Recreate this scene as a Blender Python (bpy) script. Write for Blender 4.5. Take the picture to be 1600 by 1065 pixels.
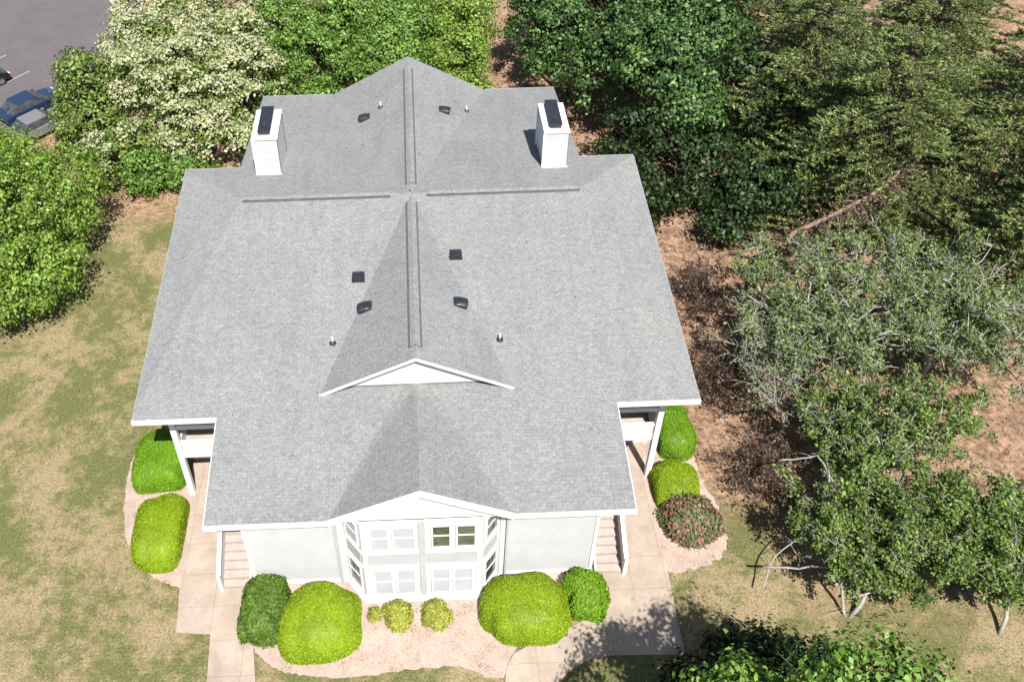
import bpy, math, random
import numpy as np
from mathutils import Vector, Matrix

# ------------------------------------------------------------------ camera, sky, sun
S = bpy.context.scene
for o in list(bpy.data.objects):
    bpy.data.objects.remove(o)
COL = S.collection

cam_d = bpy.data.cameras.new('camera')
cam = bpy.data.objects.new('camera', cam_d)
COL.objects.link(cam)
_C = Vector((0.294, -34.952, 35.868))
_pt, _yw, _rl = math.radians(40.26), math.radians(1.26), math.radians(-1.189)
_f = Vector((math.sin(_yw) * math.cos(_pt), math.cos(_yw) * math.cos(_pt), -math.sin(_pt)))
_r = Vector((math.cos(_yw), -math.sin(_yw), 0))
_u = _r.cross(_f)
_r2 = _r * math.cos(_rl) + _u * math.sin(_rl)
_u2 = -_r * math.sin(_rl) + _u * math.cos(_rl)
M3 = Matrix((_r2, _u2, -_f)).transposed()
cam.matrix_world = Matrix.Translation(_C) @ M3.to_4x4()
cam_d.sensor_width = 36
cam_d.lens = 36 * 1459.6 / 1600
cam_d.shift_x = 121.3 / 1600
cam_d.shift_y = -171.9 / 1600
cam_d.clip_end = 500
S.camera = cam

SUN = Vector((0.16, -0.62, 1.0)).normalized()
w = bpy.data.worlds.new('World')
S.world = w
w.use_nodes = True
wn = w.node_tree
bg = wn.nodes['Background']
sky = wn.nodes.new('ShaderNodeTexSky')
sky.sky_type = 'NISHITA'
sky.sun_disc = False
sky.sun_elevation = math.asin(SUN.z)
sky.sun_rotation = math.atan2(SUN.x, SUN.y)
wn.links.new(sky.outputs[0], bg.inputs[0])
bg.inputs[1].default_value = 0.06
sd = bpy.data.lights.new('sun', 'SUN')
sd.energy = 4.9
sd.angle = math.radians(0.5)
sd.color = (1.0, 0.96, 0.90)
so = bpy.data.objects.new('sun', sd)
COL.objects.link(so)
so.rotation_euler = SUN.to_track_quat('Z', 'Y').to_euler()
so.location = (20, -30, 60)
S.view_settings.view_transform = 'Standard'
S.view_settings.look = 'None'
S.view_settings.exposure = 1.02
S.view_settings.gamma = 1

# ------------------------------------------------------------------ materials
KA = 0.66                        # reflectance scale for everything that is not white paint
def dk(c): return tuple(x * KA for x in c[:3])

def mat(name):
    m = bpy.data.materials.new(name)
    m.use_nodes = True
    return m, m.node_tree, m.node_tree.nodes['Principled BSDF']

def N(nt, t, **kw):
    n = nt.nodes.new(t)
    for k, v in kw.items():
        setattr(n, k, v)
    return n

def ramp(nt, stops, interp='LINEAR'):
    r = nt.nodes.new('ShaderNodeValToRGB')
    r.color_ramp.interpolation = interp
    e = r.color_ramp.elements
    while len(e) < len(stops):
        e.new(0.5)
    for i, (p, c) in enumerate(stops):
        e[i].position = p
        e[i].color = (*c, 1) if len(c) == 3 else c
    return r

def noise(nt, scale, detail=4, rough=0.6, coord='Object', dist=0.0):
    tc = nt.nodes.new('ShaderNodeTexCoord')
    n = nt.nodes.new('ShaderNodeTexNoise')
    n.inputs['Scale'].default_value = scale
    n.inputs['Detail'].default_value = detail
    n.inputs['Roughness'].default_value = rough
    n.inputs['Distortion'].default_value = dist
    nt.links.new(tc.outputs[coord], n.inputs['Vector'])
    return n

def mixc(nt, fac, a, b, mode='MIX'):
    m = nt.nodes.new('ShaderNodeMix')
    m.data_type = 'RGBA'
    m.blend_type = mode
    for sock, val in ((m.inputs[0], fac), (m.inputs[6], a), (m.inputs[7], b)):
        if hasattr(val, 'is_linked'):
            nt.links.new(val, sock)
        elif isinstance(val, (int, float)):
            sock.default_value = val
        else:
            sock.default_value = (*val, 1)
    return m.outputs[2]

def math_n(nt, op, a, b=None):
    m = nt.nodes.new('ShaderNodeMath')
    m.operation = op
    for i, v in enumerate((a, b)):
        if v is None:
            continue
        if hasattr(v, 'is_linked'):
            nt.links.new(v, m.inputs[i])
        else:
            m.inputs[i].default_value = v
    return m.outputs[0]

def bump(nt, bsdf, h, strength=0.3, dist=0.02):
    b = nt.nodes.new('ShaderNodeBump')
    b.inputs['Strength'].default_value = strength
    b.inputs['Distance'].default_value = dist
    nt.links.new(h, b.inputs['Height'])
    nt.links.new(b.outputs[0], bsdf.inputs['Normal'])

def simple(name, col, rough=0.6, var=0.08, scale=3.0, metallic=0.0, bmp=0.0):
    m, nt, b = mat(name)
    n = noise(nt, scale)
    lo = tuple(max(0, c * (1 - var)) for c in col)
    hi = tuple(min(1, c * (1 + var)) for c in col)
    r = ramp(nt, [(0.3, lo), (0.7, hi)])
    nt.links.new(n.outputs[0], r.inputs[0])
    nt.links.new(r.outputs[0], b.inputs['Base Color'])
    b.inputs['Roughness'].default_value = rough
    b.inputs['Metallic'].default_value = metallic
    if bmp:
        bump(nt, b, n.outputs[0], bmp)
    return m

def shingle_mat():
    m, nt, b = mat('asphalt_shingles')
    tc = nt.nodes.new('ShaderNodeTexCoord')
    br = nt.nodes.new('ShaderNodeTexBrick')
    br.inputs['Color1'].default_value = (*dk((0.235, 0.242, 0.243)), 1)
    br.inputs['Color2'].default_value = (*dk((0.34, 0.347, 0.35)), 1)
    br.inputs['Mortar'].default_value = (*dk((0.15, 0.154, 0.155)), 1)
    br.inputs['Scale'].default_value = 1.0
    br.inputs['Mortar Size'].default_value = 0.009
    br.inputs['Brick Width'].default_value = 0.27
    br.inputs['Row Height'].default_value = 0.14
    br.inputs['Bias'].default_value = 0.0
    nt.links.new(tc.outputs['Object'], br.inputs['Vector'])
    n1 = noise(nt, 9, 3, 0.7)
    r1 = ramp(nt, [(0.34, dk((0.20, 0.206, 0.207))), (0.5, dk((0.278, 0.285, 0.285))), (0.68, dk((0.40, 0.405, 0.40)))])
    nt.links.new(n1.outputs[0], r1.inputs[0])
    c = mixc(nt, 0.58, br.outputs[0], r1.outputs[0])
    mp = nt.nodes.new('ShaderNodeMapping')
    mp.inputs['Scale'].default_value = (2.2, 0.16, 1)
    nt.links.new(tc.outputs['Object'], mp.inputs[0])
    ns = nt.nodes.new('ShaderNodeTexNoise')
    ns.inputs['Scale'].default_value = 1.0; ns.inputs['Detail'].default_value = 4
    nt.links.new(mp.outputs[0], ns.inputs['Vector'])
    rs = ramp(nt, [(0.32, (0.94, 0.945, 0.94)), (0.55, (1.0, 1.0, 1.0)), (0.75, (1.02, 1.02, 1.01))])
    nt.links.new(ns.outputs[0], rs.inputs[0])
    c = mixc(nt, 1.0, c, rs.outputs[0], 'MULTIPLY')
    n2 = noise(nt, 0.35, 4)
    r2 = ramp(nt, [(0.3, (0.92, 0.93, 0.95)), (0.7, (1.06, 1.05, 1.02))])
    nt.links.new(n2.outputs[0], r2.inputs[0])
    c = mixc(nt, 1.0, c, r2.outputs[0], 'MULTIPLY')
    n3 = noise(nt, 60, 2)
    r3 = ramp(nt, [(0.3, (0.8, 0.8, 0.8)), (0.7, (1.2, 1.2, 1.2))])
    nt.links.new(n3.outputs[0], r3.inputs[0])
    c = mixc(nt, 1.0, c, r3.outputs[0], 'MULTIPLY')
    nt.links.new(c, b.inputs['Base Color'])
    b.inputs['Roughness'].default_value = 0.9
    b.inputs['Specular IOR Level'].default_value = 0.2
    bump(nt, b, n1.outputs[0], 0.5, 0.02)
    return m

def siding_mat(name, col, pitch=0.14):
    m, nt, b = mat(name)
    tc = nt.nodes.new('ShaderNodeTexCoord')
    sx = nt.nodes.new('ShaderNodeSeparateXYZ')
    nt.links.new(tc.outputs['Object'], sx.inputs[0])
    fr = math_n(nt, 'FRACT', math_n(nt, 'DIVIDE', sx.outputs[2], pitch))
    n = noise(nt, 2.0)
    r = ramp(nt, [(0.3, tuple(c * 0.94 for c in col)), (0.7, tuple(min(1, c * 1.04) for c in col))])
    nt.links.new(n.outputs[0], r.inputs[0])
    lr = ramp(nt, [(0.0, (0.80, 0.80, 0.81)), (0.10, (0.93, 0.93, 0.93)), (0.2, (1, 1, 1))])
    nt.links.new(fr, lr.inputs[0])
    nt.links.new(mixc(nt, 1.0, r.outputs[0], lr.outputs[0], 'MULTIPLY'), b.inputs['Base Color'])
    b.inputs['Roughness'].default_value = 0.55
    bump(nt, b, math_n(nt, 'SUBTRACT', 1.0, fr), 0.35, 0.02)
    return m

def leaf_mat(name, cols, trans=0.35, nscale=0.7, dark=0.7, bright=1.25, rough=0.5):
    m, nt, b = mat(name)
    g = nt.nodes.new('ShaderNodeNewGeometry')
    k = len(cols)
    r = ramp(nt, [(i / max(1, k - 1), dk(c)) for i, c in enumerate(cols)])
    nt.links.new(g.outputs['Random Per Island'], r.inputs[0])
    n = noise(nt, nscale, 3)
    r2 = ramp(nt, [(0.35, (dark, dark, dark)), (0.65, (bright, bright, bright))])
    nt.links.new(n.outputs[0], r2.inputs[0])
    c = mixc(nt, 1.0, r.outputs[0], r2.outputs[0], 'MULTIPLY')
    nt.links.new(c, b.inputs['Base Color'])
    b.inputs['Roughness'].default_value = rough
    b.inputs['Specular IOR Level'].default_value = 0.3
    if trans > 0:
        t = nt.nodes.new('ShaderNodeBsdfTranslucent')
        c2 = mixc(nt, 1.0, c, (1.1, 1.25, 0.6), 'MULTIPLY')
        nt.links.new(c2, t.inputs[0])
        mx = nt.nodes.new('ShaderNodeMixShader')
        mx.inputs[0].default_value = trans
        nt.links.new(b.outputs[0], mx.inputs[1])
        nt.links.new(t.outputs[0], mx.inputs[2])
        nt.links.new(mx.outputs[0], nt.nodes['Material Output'].inputs[0])
    return m

def ground_mat():
    m, nt, b = mat('dry_lawn_and_pine_straw')
    tc = nt.nodes.new('ShaderNodeTexCoord')
    sx = nt.nodes.new('ShaderNodeSeparateXYZ')
    # lawn: tan thatch, green patches
    a = noise(nt, 0.28, 5, 0.62)
    a2 = noise(nt, 1.7, 7, 0.8)
    a3 = noise(nt, 11, 4, 0.7)
    thatch = ramp(nt, [(p_, dk(c_)) for p_, c_ in [(0.3, (0.20, 0.15, 0.08)), (0.5, (0.36, 0.28, 0.16)), (0.72, (0.52, 0.42, 0.27))]])
    nt.links.new(a3.outputs[0], thatch.inputs[0])
    green = ramp(nt, [(p_, dk(c_)) for p_, c_ in [(0.3, (0.055, 0.08, 0.022)), (0.7, (0.19, 0.215, 0.07))]])
    nt.links.new(a3.outputs[0], green.inputs[0])
    s = math_n(nt, 'ADD', math_n(nt, 'MULTIPLY', a.outputs[0], 1.0), math_n(nt, 'MULTIPLY', a2.outputs[0], 0.9))
    gm = ramp(nt, [(0.445, (0, 0, 0)), (0.54, (1, 1, 1))])
    nt.links.new(math_n(nt, 'MULTIPLY', s, 0.53), gm.inputs[0])
    gmf = math_n(nt, 'MULTIPLY', gm.outputs[0], 0.85)
    lawn = mixc(nt, gmf, thatch.outputs[0], green.outputs[0])
    # pine straw
    p1 = noise(nt, 3.0, 6, 0.75, dist=0.6)
    straw = ramp(nt, [(p_, dk(c_)) for p_, c_ in [(0.36, (0.08, 0.05, 0.033)), (0.44, (0.32, 0.20, 0.13)), (0.58, (0.50, 0.33, 0.22)), (0.75, (0.66, 0.47, 0.34))]])
    nt.links.new(p1.outputs[0], straw.inputs[0])
    shade_dapple = noise(nt, 0.9, 6, 0.8)  # tree shade dapple painted dark into the straw on the right
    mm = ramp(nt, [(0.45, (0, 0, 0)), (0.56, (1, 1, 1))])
    nt.links.new(shade_dapple.outputs[0], mm.inputs[0])
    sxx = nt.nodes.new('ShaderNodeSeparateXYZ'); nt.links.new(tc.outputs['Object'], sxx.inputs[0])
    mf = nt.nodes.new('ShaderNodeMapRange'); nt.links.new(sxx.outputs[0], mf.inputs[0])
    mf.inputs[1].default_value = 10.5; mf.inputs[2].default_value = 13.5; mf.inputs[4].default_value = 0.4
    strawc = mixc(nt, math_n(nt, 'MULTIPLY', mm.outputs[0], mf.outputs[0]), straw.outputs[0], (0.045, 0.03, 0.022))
    # where: wobbling borders around the house
    wob = noise(nt, 0.5, 4)
    add = nt.nodes.new('ShaderNodeVectorMath'); add.operation = 'MULTIPLY_ADD'
    nt.links.new(wob.outputs['Color'], add.inputs[0])
    add.inputs[1].default_value = (4, 4, 0)
    nt.links.new(tc.outputs['Object'], add.inputs[2])
    nt.links.new(add.outputs[0], sx.inputs[0])
    def sstep(v, lo, hi):
        mr = nt.nodes.new('ShaderNodeMapRange'); mr.interpolation_type = 'SMOOTHSTEP'
        nt.links.new(v, mr.inputs[0])
        mr.inputs[1].default_value = lo; mr.inputs[2].default_value = hi
        return mr.outputs[0]
    X, Y = sx.outputs[0], sx.outputs[1]
    right = math_n(nt, 'MULTIPLY', sstep(X, 9, 12), sstep(Y, -12.0, -8.5))
    back = sstep(Y, 10.0, 13.5)
    bare = math_n(nt, 'MULTIPLY', math_n(nt, 'MULTIPLY', sstep(X, 15.5, 19), sstep(Y, -16.5, -13.0)), 0.6)
    msk = math_n(nt, 'MAXIMUM', math_n(nt, 'MAXIMUM', right, back), bare)
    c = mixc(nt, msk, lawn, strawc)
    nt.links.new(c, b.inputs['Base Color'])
    b.inputs['Roughness'].default_value = 0.95
    b.inputs['Specular IOR Level'].default_value = 0.1
    bump(nt, b, a3.outputs[0], 0.8, 0.05)
    return m

def speckle(name, stops, s1, s2, bmp=0.4, rough=0.9, joints=0):
    m, nt, b = mat(name)
    n1 = noise(nt, s1, 5, 0.7)
    n2 = noise(nt, s2, 3, 0.7)
    v = math_n(nt, 'ADD', math_n(nt, 'MULTIPLY', n1.outputs[0], 0.5), math_n(nt, 'MULTIPLY', n2.outputs[0], 0.5))
    r = ramp(nt, [(p_, dk(c_)) for p_, c_ in stops])
    nt.links.new(v, r.inputs[0])
    col = r.outputs[0]
    if joints:
        tc = nt.nodes.new('ShaderNodeTexCoord')
        bk = nt.nodes.new('ShaderNodeTexBrick')
        bk.offset = 0
        bk.inputs['Scale'].default_value = 1
        bk.inputs['Brick Width'].default_value = joints; bk.inputs['Row Height'].default_value = joints
        bk.inputs['Mortar Size'].default_value = 0.012
        bk.inputs['Color1'].default_value = (1, 1, 1, 1); bk.inputs['Color2'].default_value = (0.95, 0.95, 0.95, 1)
        bk.inputs['Mortar'].default_value = (0.72, 0.70, 0.68, 1)
        nt.links.new(tc.outputs['Object'], bk.inputs['Vector'])
        col = mixc(nt, 1.0, col, bk.outputs[0], 'MULTIPLY')
        ns = noise(nt, 0.7, 5, 0.7)
        rs = ramp(nt, [(0.35, (0.86, 0.84, 0.82)), (0.6, (1.03, 1.03, 1.03))])
        nt.links.new(ns.outputs[0], rs.inputs[0])
        col = mixc(nt, 1.0, col, rs.outputs[0], 'MULTIPLY')
    nt.links.new(col, b.inputs['Base Color'])
    b.inputs['Roughness'].default_value = rough
    b.inputs['Specular IOR Level'].default_value = 0.2
    bump(nt, b, n2.outputs[0], bmp, 0.02)
    return m

M = {}
M['shingle'] = shingle_mat()
M['white'] = simple('white_painted_trim', (0.66, 0.66, 0.655), 0.45, 0.03)
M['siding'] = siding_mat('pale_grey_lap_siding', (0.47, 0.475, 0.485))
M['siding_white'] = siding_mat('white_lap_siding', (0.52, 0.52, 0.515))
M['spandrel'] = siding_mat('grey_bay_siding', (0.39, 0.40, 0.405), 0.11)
M['concrete'] = speckle('pinkish_concrete', [(0.35, (0.42, 0.335, 0.265)), (0.5, (0.51, 0.42, 0.345)), (0.65, (0.59, 0.49, 0.405))], 0.9, 22, 0.15, joints=1.42)
M['tread'] = speckle('weathered_concrete_tread', [(0.35, (0.42, 0.34, 0.30)), (0.65, (0.62, 0.53, 0.48))], 2.0, 25, 0.15)
M['mulch'] = speckle('pink_bed_gravel', [(0.36, (0.24, 0.165, 0.13)), (0.46, (0.48, 0.365, 0.30)), (0.66, (0.62, 0.50, 0.43))], 1.2, 14, 0.7)
M['asphalt'] = speckle('worn_asphalt', [(0.3, (0.12, 0.105, 0.11)), (0.5, (0.155, 0.138, 0.145)), (0.7, (0.19, 0.17, 0.176))], 0.5, 30, 0.3)
M['paint'] = simple('faded_road_paint', (0.24, 0.235, 0.23), 0.7, 0.15, 6)
M['drip'] = simple('grey_drip_edge', (0.26, 0.26, 0.26), 0.5, 0.05)
M['black'] = simple('black_metal', (0.018, 0.02, 0.025), 0.45, 0.2)
M['dark'] = simple('dark_opening', (0.03, 0.032, 0.035), 0.7, 0.2)
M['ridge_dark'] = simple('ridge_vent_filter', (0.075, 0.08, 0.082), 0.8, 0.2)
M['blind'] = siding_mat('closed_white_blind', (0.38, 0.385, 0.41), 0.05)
M['door'] = simple('grey_door_paint', (0.35, 0.33, 0.33), 0.5, 0.1)
M['bark'] = speckle('brown_bark', [(0.3, (0.05, 0.035, 0.025)), (0.7, (0.17, 0.12, 0.09))], 3, 18, 0.8)
M['bark_grey'] = speckle('grey_bare_bark', [(0.3, (0.30, 0.28, 0.25)), (0.7, (0.56, 0.53, 0.49))], 3, 18, 0.8)
M['bark_pink'] = speckle('pinkish_dead_bark', [(0.3, (0.20, 0.12, 0.09)), (0.7, (0.50, 0.35, 0.28))], 3, 18, 0.8)
def glass_mat(name, col):
    m, nt, b = mat(name)
    n = noise(nt, 1.4, 3)
    r = ramp(nt, [(0.35, tuple(c * 0.5 for c in col)), (0.65, tuple(c * 1.4 for c in col))])
    nt.links.new(n.outputs[0], r.inputs[0])
    nt.links.new(r.outputs[0], b.inputs['Base Color'])
    b.inputs['Roughness'].default_value = 0.06
    b.inputs['IOR'].default_value = 1.6
    return m
M['glass'] = glass_mat('window_glass', (0.06, 0.075, 0.045))
M['glass_dark'] = glass_mat('dark_window_glass', (0.05, 0.055, 0.065))
def carpaint(name, col):
    m, nt, b = mat(name)
    n = noise(nt, 2)
    r = ramp(nt, [(0.3, tuple(c * 0.95 for c in col)), (0.7, tuple(c * 1.05 for c in col))])
    nt.links.new(n.outputs[0], r.inputs[0]); nt.links.new(r.outputs[0], b.inputs['Base Color'])
    b.inputs['Metallic'].default_value = 0.3
    b.inputs['Roughness'].default_value = 0.3
    b.inputs['Coat Weight'].default_value = 0.6
    return m
M['car_blue'] = carpaint('blue_car_paint', (0.02, 0.04, 0.09))
M['car_silver'] = carpaint('silver_car_paint', (0.2, 0.205, 0.21))
M['car_black'] = carpaint('black_car_paint', (0.012, 0.010, 0.012))
M['tyre'] = simple('tyre_rubber', (0.02, 0.02, 0.02), 0.8)
M['rim'] = simple('alloy_rim', (0.4, 0.4, 0.42), 0.3, metallic=0.8)
M['lamp'] = simple('headlight_lens', (0.7, 0.72, 0.75), 0.1)

M['lf_bush_lime'] = leaf_mat('lime_trimmed_leaves', [(0.22, 0.34, 0.008), (0.28, 0.41, 0.010), (0.36, 0.49, 0.016)], 0.2, 0.9, 0.85, 1.12)
M['lf_bush_mid'] = leaf_mat('mid_green_trimmed_leaves', [(0.14, 0.30, 0.008), (0.18, 0.36, 0.012), (0.24, 0.42, 0.02)], 0.2, 0.9, 0.85, 1.12)
M['lf_bush_dark'] = leaf_mat('dark_green_shrub_leaves', [(0.06, 0.12, 0.015), (0.11, 0.20, 0.02), (0.18, 0.28, 0.04)], 0.2, 1.5, 0.75, 1.15)
M['lf_bush_yel'] = leaf_mat('yellow_shrub_leaves', [(0.30, 0.34, 0.04), (0.45, 0.48, 0.07), (0.58, 0.58, 0.14)], 0.2, 1.5, 0.8, 1.1)
M['lf_red'] = leaf_mat('green_and_red_shrub_leaves', [(0.08, 0.16, 0.04), (0.17, 0.26, 0.09), (0.12, 0.20, 0.07), (0.26, 0.22, 0.13), (0.40, 0.13, 0.12), (0.45, 0.2, 0.18)], 0.15, 2.0, 0.8, 1.1)
M['lf_bright'] = leaf_mat('bright_tree_leaves', [(0.10, 0.20, 0.02), (0.25, 0.40, 0.05), (0.42, 0.58, 0.14)], 0.25, 0.6, 0.75, 1.2)
M['lf_fresh'] = leaf_mat('fresh_green_leaves', [(0.07, 0.16, 0.02), (0.18, 0.33, 0.05), (0.33, 0.50, 0.12)], 0.2, 0.6, 0.7, 1.2)
M['lf_olive'] = leaf_mat('olive_under_leaves', [(0.07, 0.13, 0.025), (0.19, 0.28, 0.05), (0.34, 0.43, 0.12)], 0.15, 0.8, 0.7, 1.2)
M['lf_maple'] = leaf_mat('deep_green_leaves', [(0.02, 0.055, 0.014), (0.07, 0.15, 0.03), (0.22, 0.36, 0.11)], 0.12, 0.5, 0.6, 1.3)
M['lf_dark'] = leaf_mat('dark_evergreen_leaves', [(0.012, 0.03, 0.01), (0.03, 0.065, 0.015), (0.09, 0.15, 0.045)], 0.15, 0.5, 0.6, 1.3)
M['lf_pine'] = leaf_mat('pine_needles', [(0.045, 0.08, 0.03), (0.15, 0.20, 0.06), (0.42, 0.48, 0.16)], 0.15, 0.4, 0.7, 1.25)
M['lf_sparse'] = leaf_mat('grey_green_leaves', [(0.09, 0.16, 0.045), (0.23, 0.33, 0.10), (0.38, 0.48, 0.18)], 0.3, 0.5, 0.75, 1.2)
M['lf_loose'] = leaf_mat('loose_yellow_green_leaves', [(0.08, 0.15, 0.03), (0.19, 0.29, 0.06), (0.36, 0.47, 0.13)], 0.25, 0.6, 0.7, 1.2)
M['lf_blossom'] = leaf_mat('cream_blossoms', [(0.36, 0.42, 0.18), (0.50, 0.53, 0.28), (0.66, 0.66, 0.44)], 0.15, 0.8, 0.85, 1.1)
M['lf_brown'] = leaf_mat('dead_brown_needles', [(0.10, 0.06, 0.045), (0.20, 0.13, 0.10), (0.28, 0.20, 0.15)], 0.1, 0.8, 0.8, 1.1)
M['lf_grass'] = leaf_mat('grass_blades', [(0.42, 0.33, 0.19), (0.33, 0.27, 0.13), (0.13, 0.16, 0.05), (0.24, 0.24, 0.09)], 0.2, 0.5, 0.85, 1.15)
M['lf_straw'] = leaf_mat('fallen_needles', [(0.08, 0.05, 0.03), (0.32, 0.18, 0.11), (0.46, 0.29, 0.19), (0.14, 0.09, 0.05)], 0.0, 0.5, 0.85, 1.15)

# ------------------------------------------------------------------ object helpers
def site(x, y):                  # survey coordinates of the plot to scene metres
    return 1.02 * x, 1.09 * y - 0.7
def site3(p): return (*site(p[0], p[1]), p[2])

def tag(o, label=None, cat=None, group=None, kind=None):
    if label: o['label'] = label
    if cat: o['category'] = cat
    if group: o['group'] = group
    if kind: o['kind'] = kind
    return o

def thing(name, label, cat, loc=(0, 0, 0), rz=0, group=None):
    o = bpy.data.objects.new(name, None)
    COL.objects.link(o)
    o.location = loc
    o.rotation_euler = (0, 0, rz)
    o.empty_display_size = 0.3
    return tag(o, label, cat, group)

class MB:
    def __init__(s):
        s.v, s.f = [], []
    def add(s, vs, fs):
        n = len(s.v)
        s.v += [tuple(p) for p in vs]
        s.f += [tuple(i + n for i in q) for q in fs]
        return s
    def box(s, x0, x1, y0, y1, z0, z1):
        v = [(x0, y0, z0), (x1, y0, z0), (x1, y1, z0), (x0, y1, z0), (x0, y0, z1), (x1, y0, z1), (x1, y1, z1), (x0, y1, z1)]
        return s.add(v, [(3, 2, 1, 0), (4, 5, 6, 7), (0, 1, 5, 4), (1, 2, 6, 5), (2, 3, 7, 6), (3, 0, 4, 7)])
    def slab(s, top, th):            # polygon with z, extruded straight down
        n = len(top)
        bot = [(x, y, z - th) for x, y, z in top]
        fs = [tuple(range(n)), tuple(reversed(range(n, 2 * n)))]
        fs += [((i + 1) % n, i, i + n, (i + 1) % n + n) for i in range(n)]
        return s.add(list(top) + bot, fs)
    def prism(s, a, b):              # two matching loops
        n = len(a)
        fs = [tuple(reversed(range(n))), tuple(range(n, 2 * n))]
        fs += [(i, (i + 1) % n, (i + 1) % n + n, i + n) for i in range(n)]
        return s.add(list(a) + list(b), fs)
    def bar(s, p, q, wd, ht):        # square bar between two points, wd across, ht up
        p, q = Vector(p), Vector(q)
        d = (q - p).normalized()
        up = Vector((0, 0, 1)) if abs(d.z) < 0.95 else Vector((0, 1, 0))
        a = d.cross(up).normalized() * wd / 2
        c = a.cross(d).normalized() * ht / 2
        A = [p - a - c, p + a - c, p + a + c, p - a + c]
        B = [q - a - c, q + a - c, q + a + c, q - a + c]
        return s.prism(A, B)
    def tube(s, pts, rad, n=6):
        pts = [Vector(p) for p in pts]
        rings = []
        for i, p in enumerate(pts):
            d = (pts[min(i + 1, len(pts) - 1)] - pts[max(i - 1, 0)])
            d = d.normalized() if d.length > 1e-6 else Vector((0, 0, 1))
            a = d.cross(Vector((0.3, 0.9, 0.2)))
            if a.length < 1e-3:
                a = d.cross(Vector((1, 0, 0)))
            a.normalize()
            b = d.cross(a)
            rings.append([p + (a * math.cos(t) + b * math.sin(t)) * rad[i] for t in [2 * math.pi * k / n for k in range(n)]])
        vs = [v for r in rings for v in r]
        fs = []
        for i in range(len(pts) - 1):
            for k in range(n):
                fs.append((i * n + k, i * n + (k + 1) % n, (i + 1) * n + (k + 1) % n, (i + 1) * n + k))
        fs.append(tuple(reversed(range(n))))
        fs.append(tuple(range((len(pts) - 1) * n, len(pts) * n)))
        return s.add(vs, fs)
    def cyl(s, c, r, h, n=20, r2=None):
        return s.tube([c, (c[0], c[1], c[2] + h)], [r, r if r2 is None else r2], n)
    def build(s, name, m, parent=None, smooth=False, bevel=0):
        me = bpy.data.meshes.new(name)
        me.from_pydata(s.v, [], s.f)
        me.materials.append(m)
        if smooth:
            me.polygons.foreach_set('use_smooth', [True] * len(me.polygons))
        me.update()
        o = bpy.data.objects.new(name, me)
        COL.objects.link(o)
        if parent: o.parent = parent
        if bevel:
            bv = o.modifiers.new('bevel', 'BEVEL')
            bv.width = bevel; bv.segments = 2; bv.limit_method = 'ANGLE'
        return o

def flat(name, m, pts, z, th=None):
    mb = MB()
    pts = [site(*q) for q in pts]
    if th:
        mb.slab([(x, y, z) for x, y in pts], th)
    else:
        mb.add([(x, y, z) for x, y in pts], [tuple(range(len(pts)))])
    return tag(mb.build(name, m), kind='structure')

def smooth_poly(pts, k=6, amp=0.0, seed=0):   # closed Catmull-Rom
    rr = random.Random(seed)
    out = []
    n = len(pts)
    for i in range(n):
        p0, p1, p2, p3 = [Vector(pts[(i + j) % n]) for j in (-1, 0, 1, 2)]
        for t in range(k):
            t /= k
            q = 0.5 * ((2 * p1) + (p2 - p0) * t + (2 * p0 - 5 * p1 + 4 * p2 - p3) * t * t + (3 * p1 - p0 - 3 * p2 + p3) * t ** 3)
            out.append((q.x + rr.uniform(-amp, amp), q.y + rr.uniform(-amp, amp)))
    return out

def quads_mesh(name, V, m, parent=None, extra=None):
    """V: (n,4,3) array of quads; extra: (verts, faces) of a solid inner surface"""
    n = len(V)
    co = V.reshape(-1, 3)
    faces = n
    ev, ef = (np.zeros((0, 3)), []) if extra is None else (np.array(extra[0]), extra[1])
    me = bpy.data.meshes.new(name)
    allv = np.concatenate([co, ev]) if len(ev) else co
    me.vertices.add(len(allv))
    me.vertices.foreach_set('co', allv.astype(np.float32).ravel())
    li = np.arange(4 * n, dtype=np.int32)
    starts = np.arange(n, dtype=np.int32) * 4
    if len(ef):
        l2, s2 = [], []
        pos = 4 * n
        for q in ef:
            s2.append(pos); pos += len(q)
            l2 += [i + 4 * n for i in q]
        li = np.concatenate([li, np.array(l2, np.int32)])
        starts = np.concatenate([starts, np.array(s2, np.int32)])
    me.loops.add(len(li))
    me.loops.foreach_set('vertex_index', li)
    me.polygons.add(len(starts))
    me.polygons.foreach_set('loop_start', starts)
    me.materials.append(m)
    me.update(calc_edges=True)
    me.validate()
    o = bpy.data.objects.new(name, me)
    COL.objects.link(o)
    if parent: o.parent = parent
    return o

def leaf_quads(P, rng, size, aspect=0.6, outward=None, up=0.5, jit=0.9, var=0.5):
    n = len(P)
    nr = rng.normal(size=(n, 3)) * jit
    nr[:, 2] += up
    if outward is not None:
        nr += outward
    nr /= np.linalg.norm(nr, axis=1, keepdims=True) + 1e-9
    t = rng.normal(size=(n, 3))
    a = np.cross(nr, t); a /= np.linalg.norm(a, axis=1, keepdims=True) + 1e-9
    b = np.cross(nr, a)
    s = size * (1 + var * rng.uniform(-1, 1, n))[:, None]
    L = a * s * 0.5
    W = b * s * 0.5 * aspect
    fold = nr * s * 0.12
    return np.stack([P - L, P + W - L * 0.1 + fold, P + L, P - W - L * 0.1 + fold], axis=1)

def unit(rng, n):
    d = rng.normal(size=(n, 3))
    return d / np.linalg.norm(d, axis=1, keepdims=True)

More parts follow.
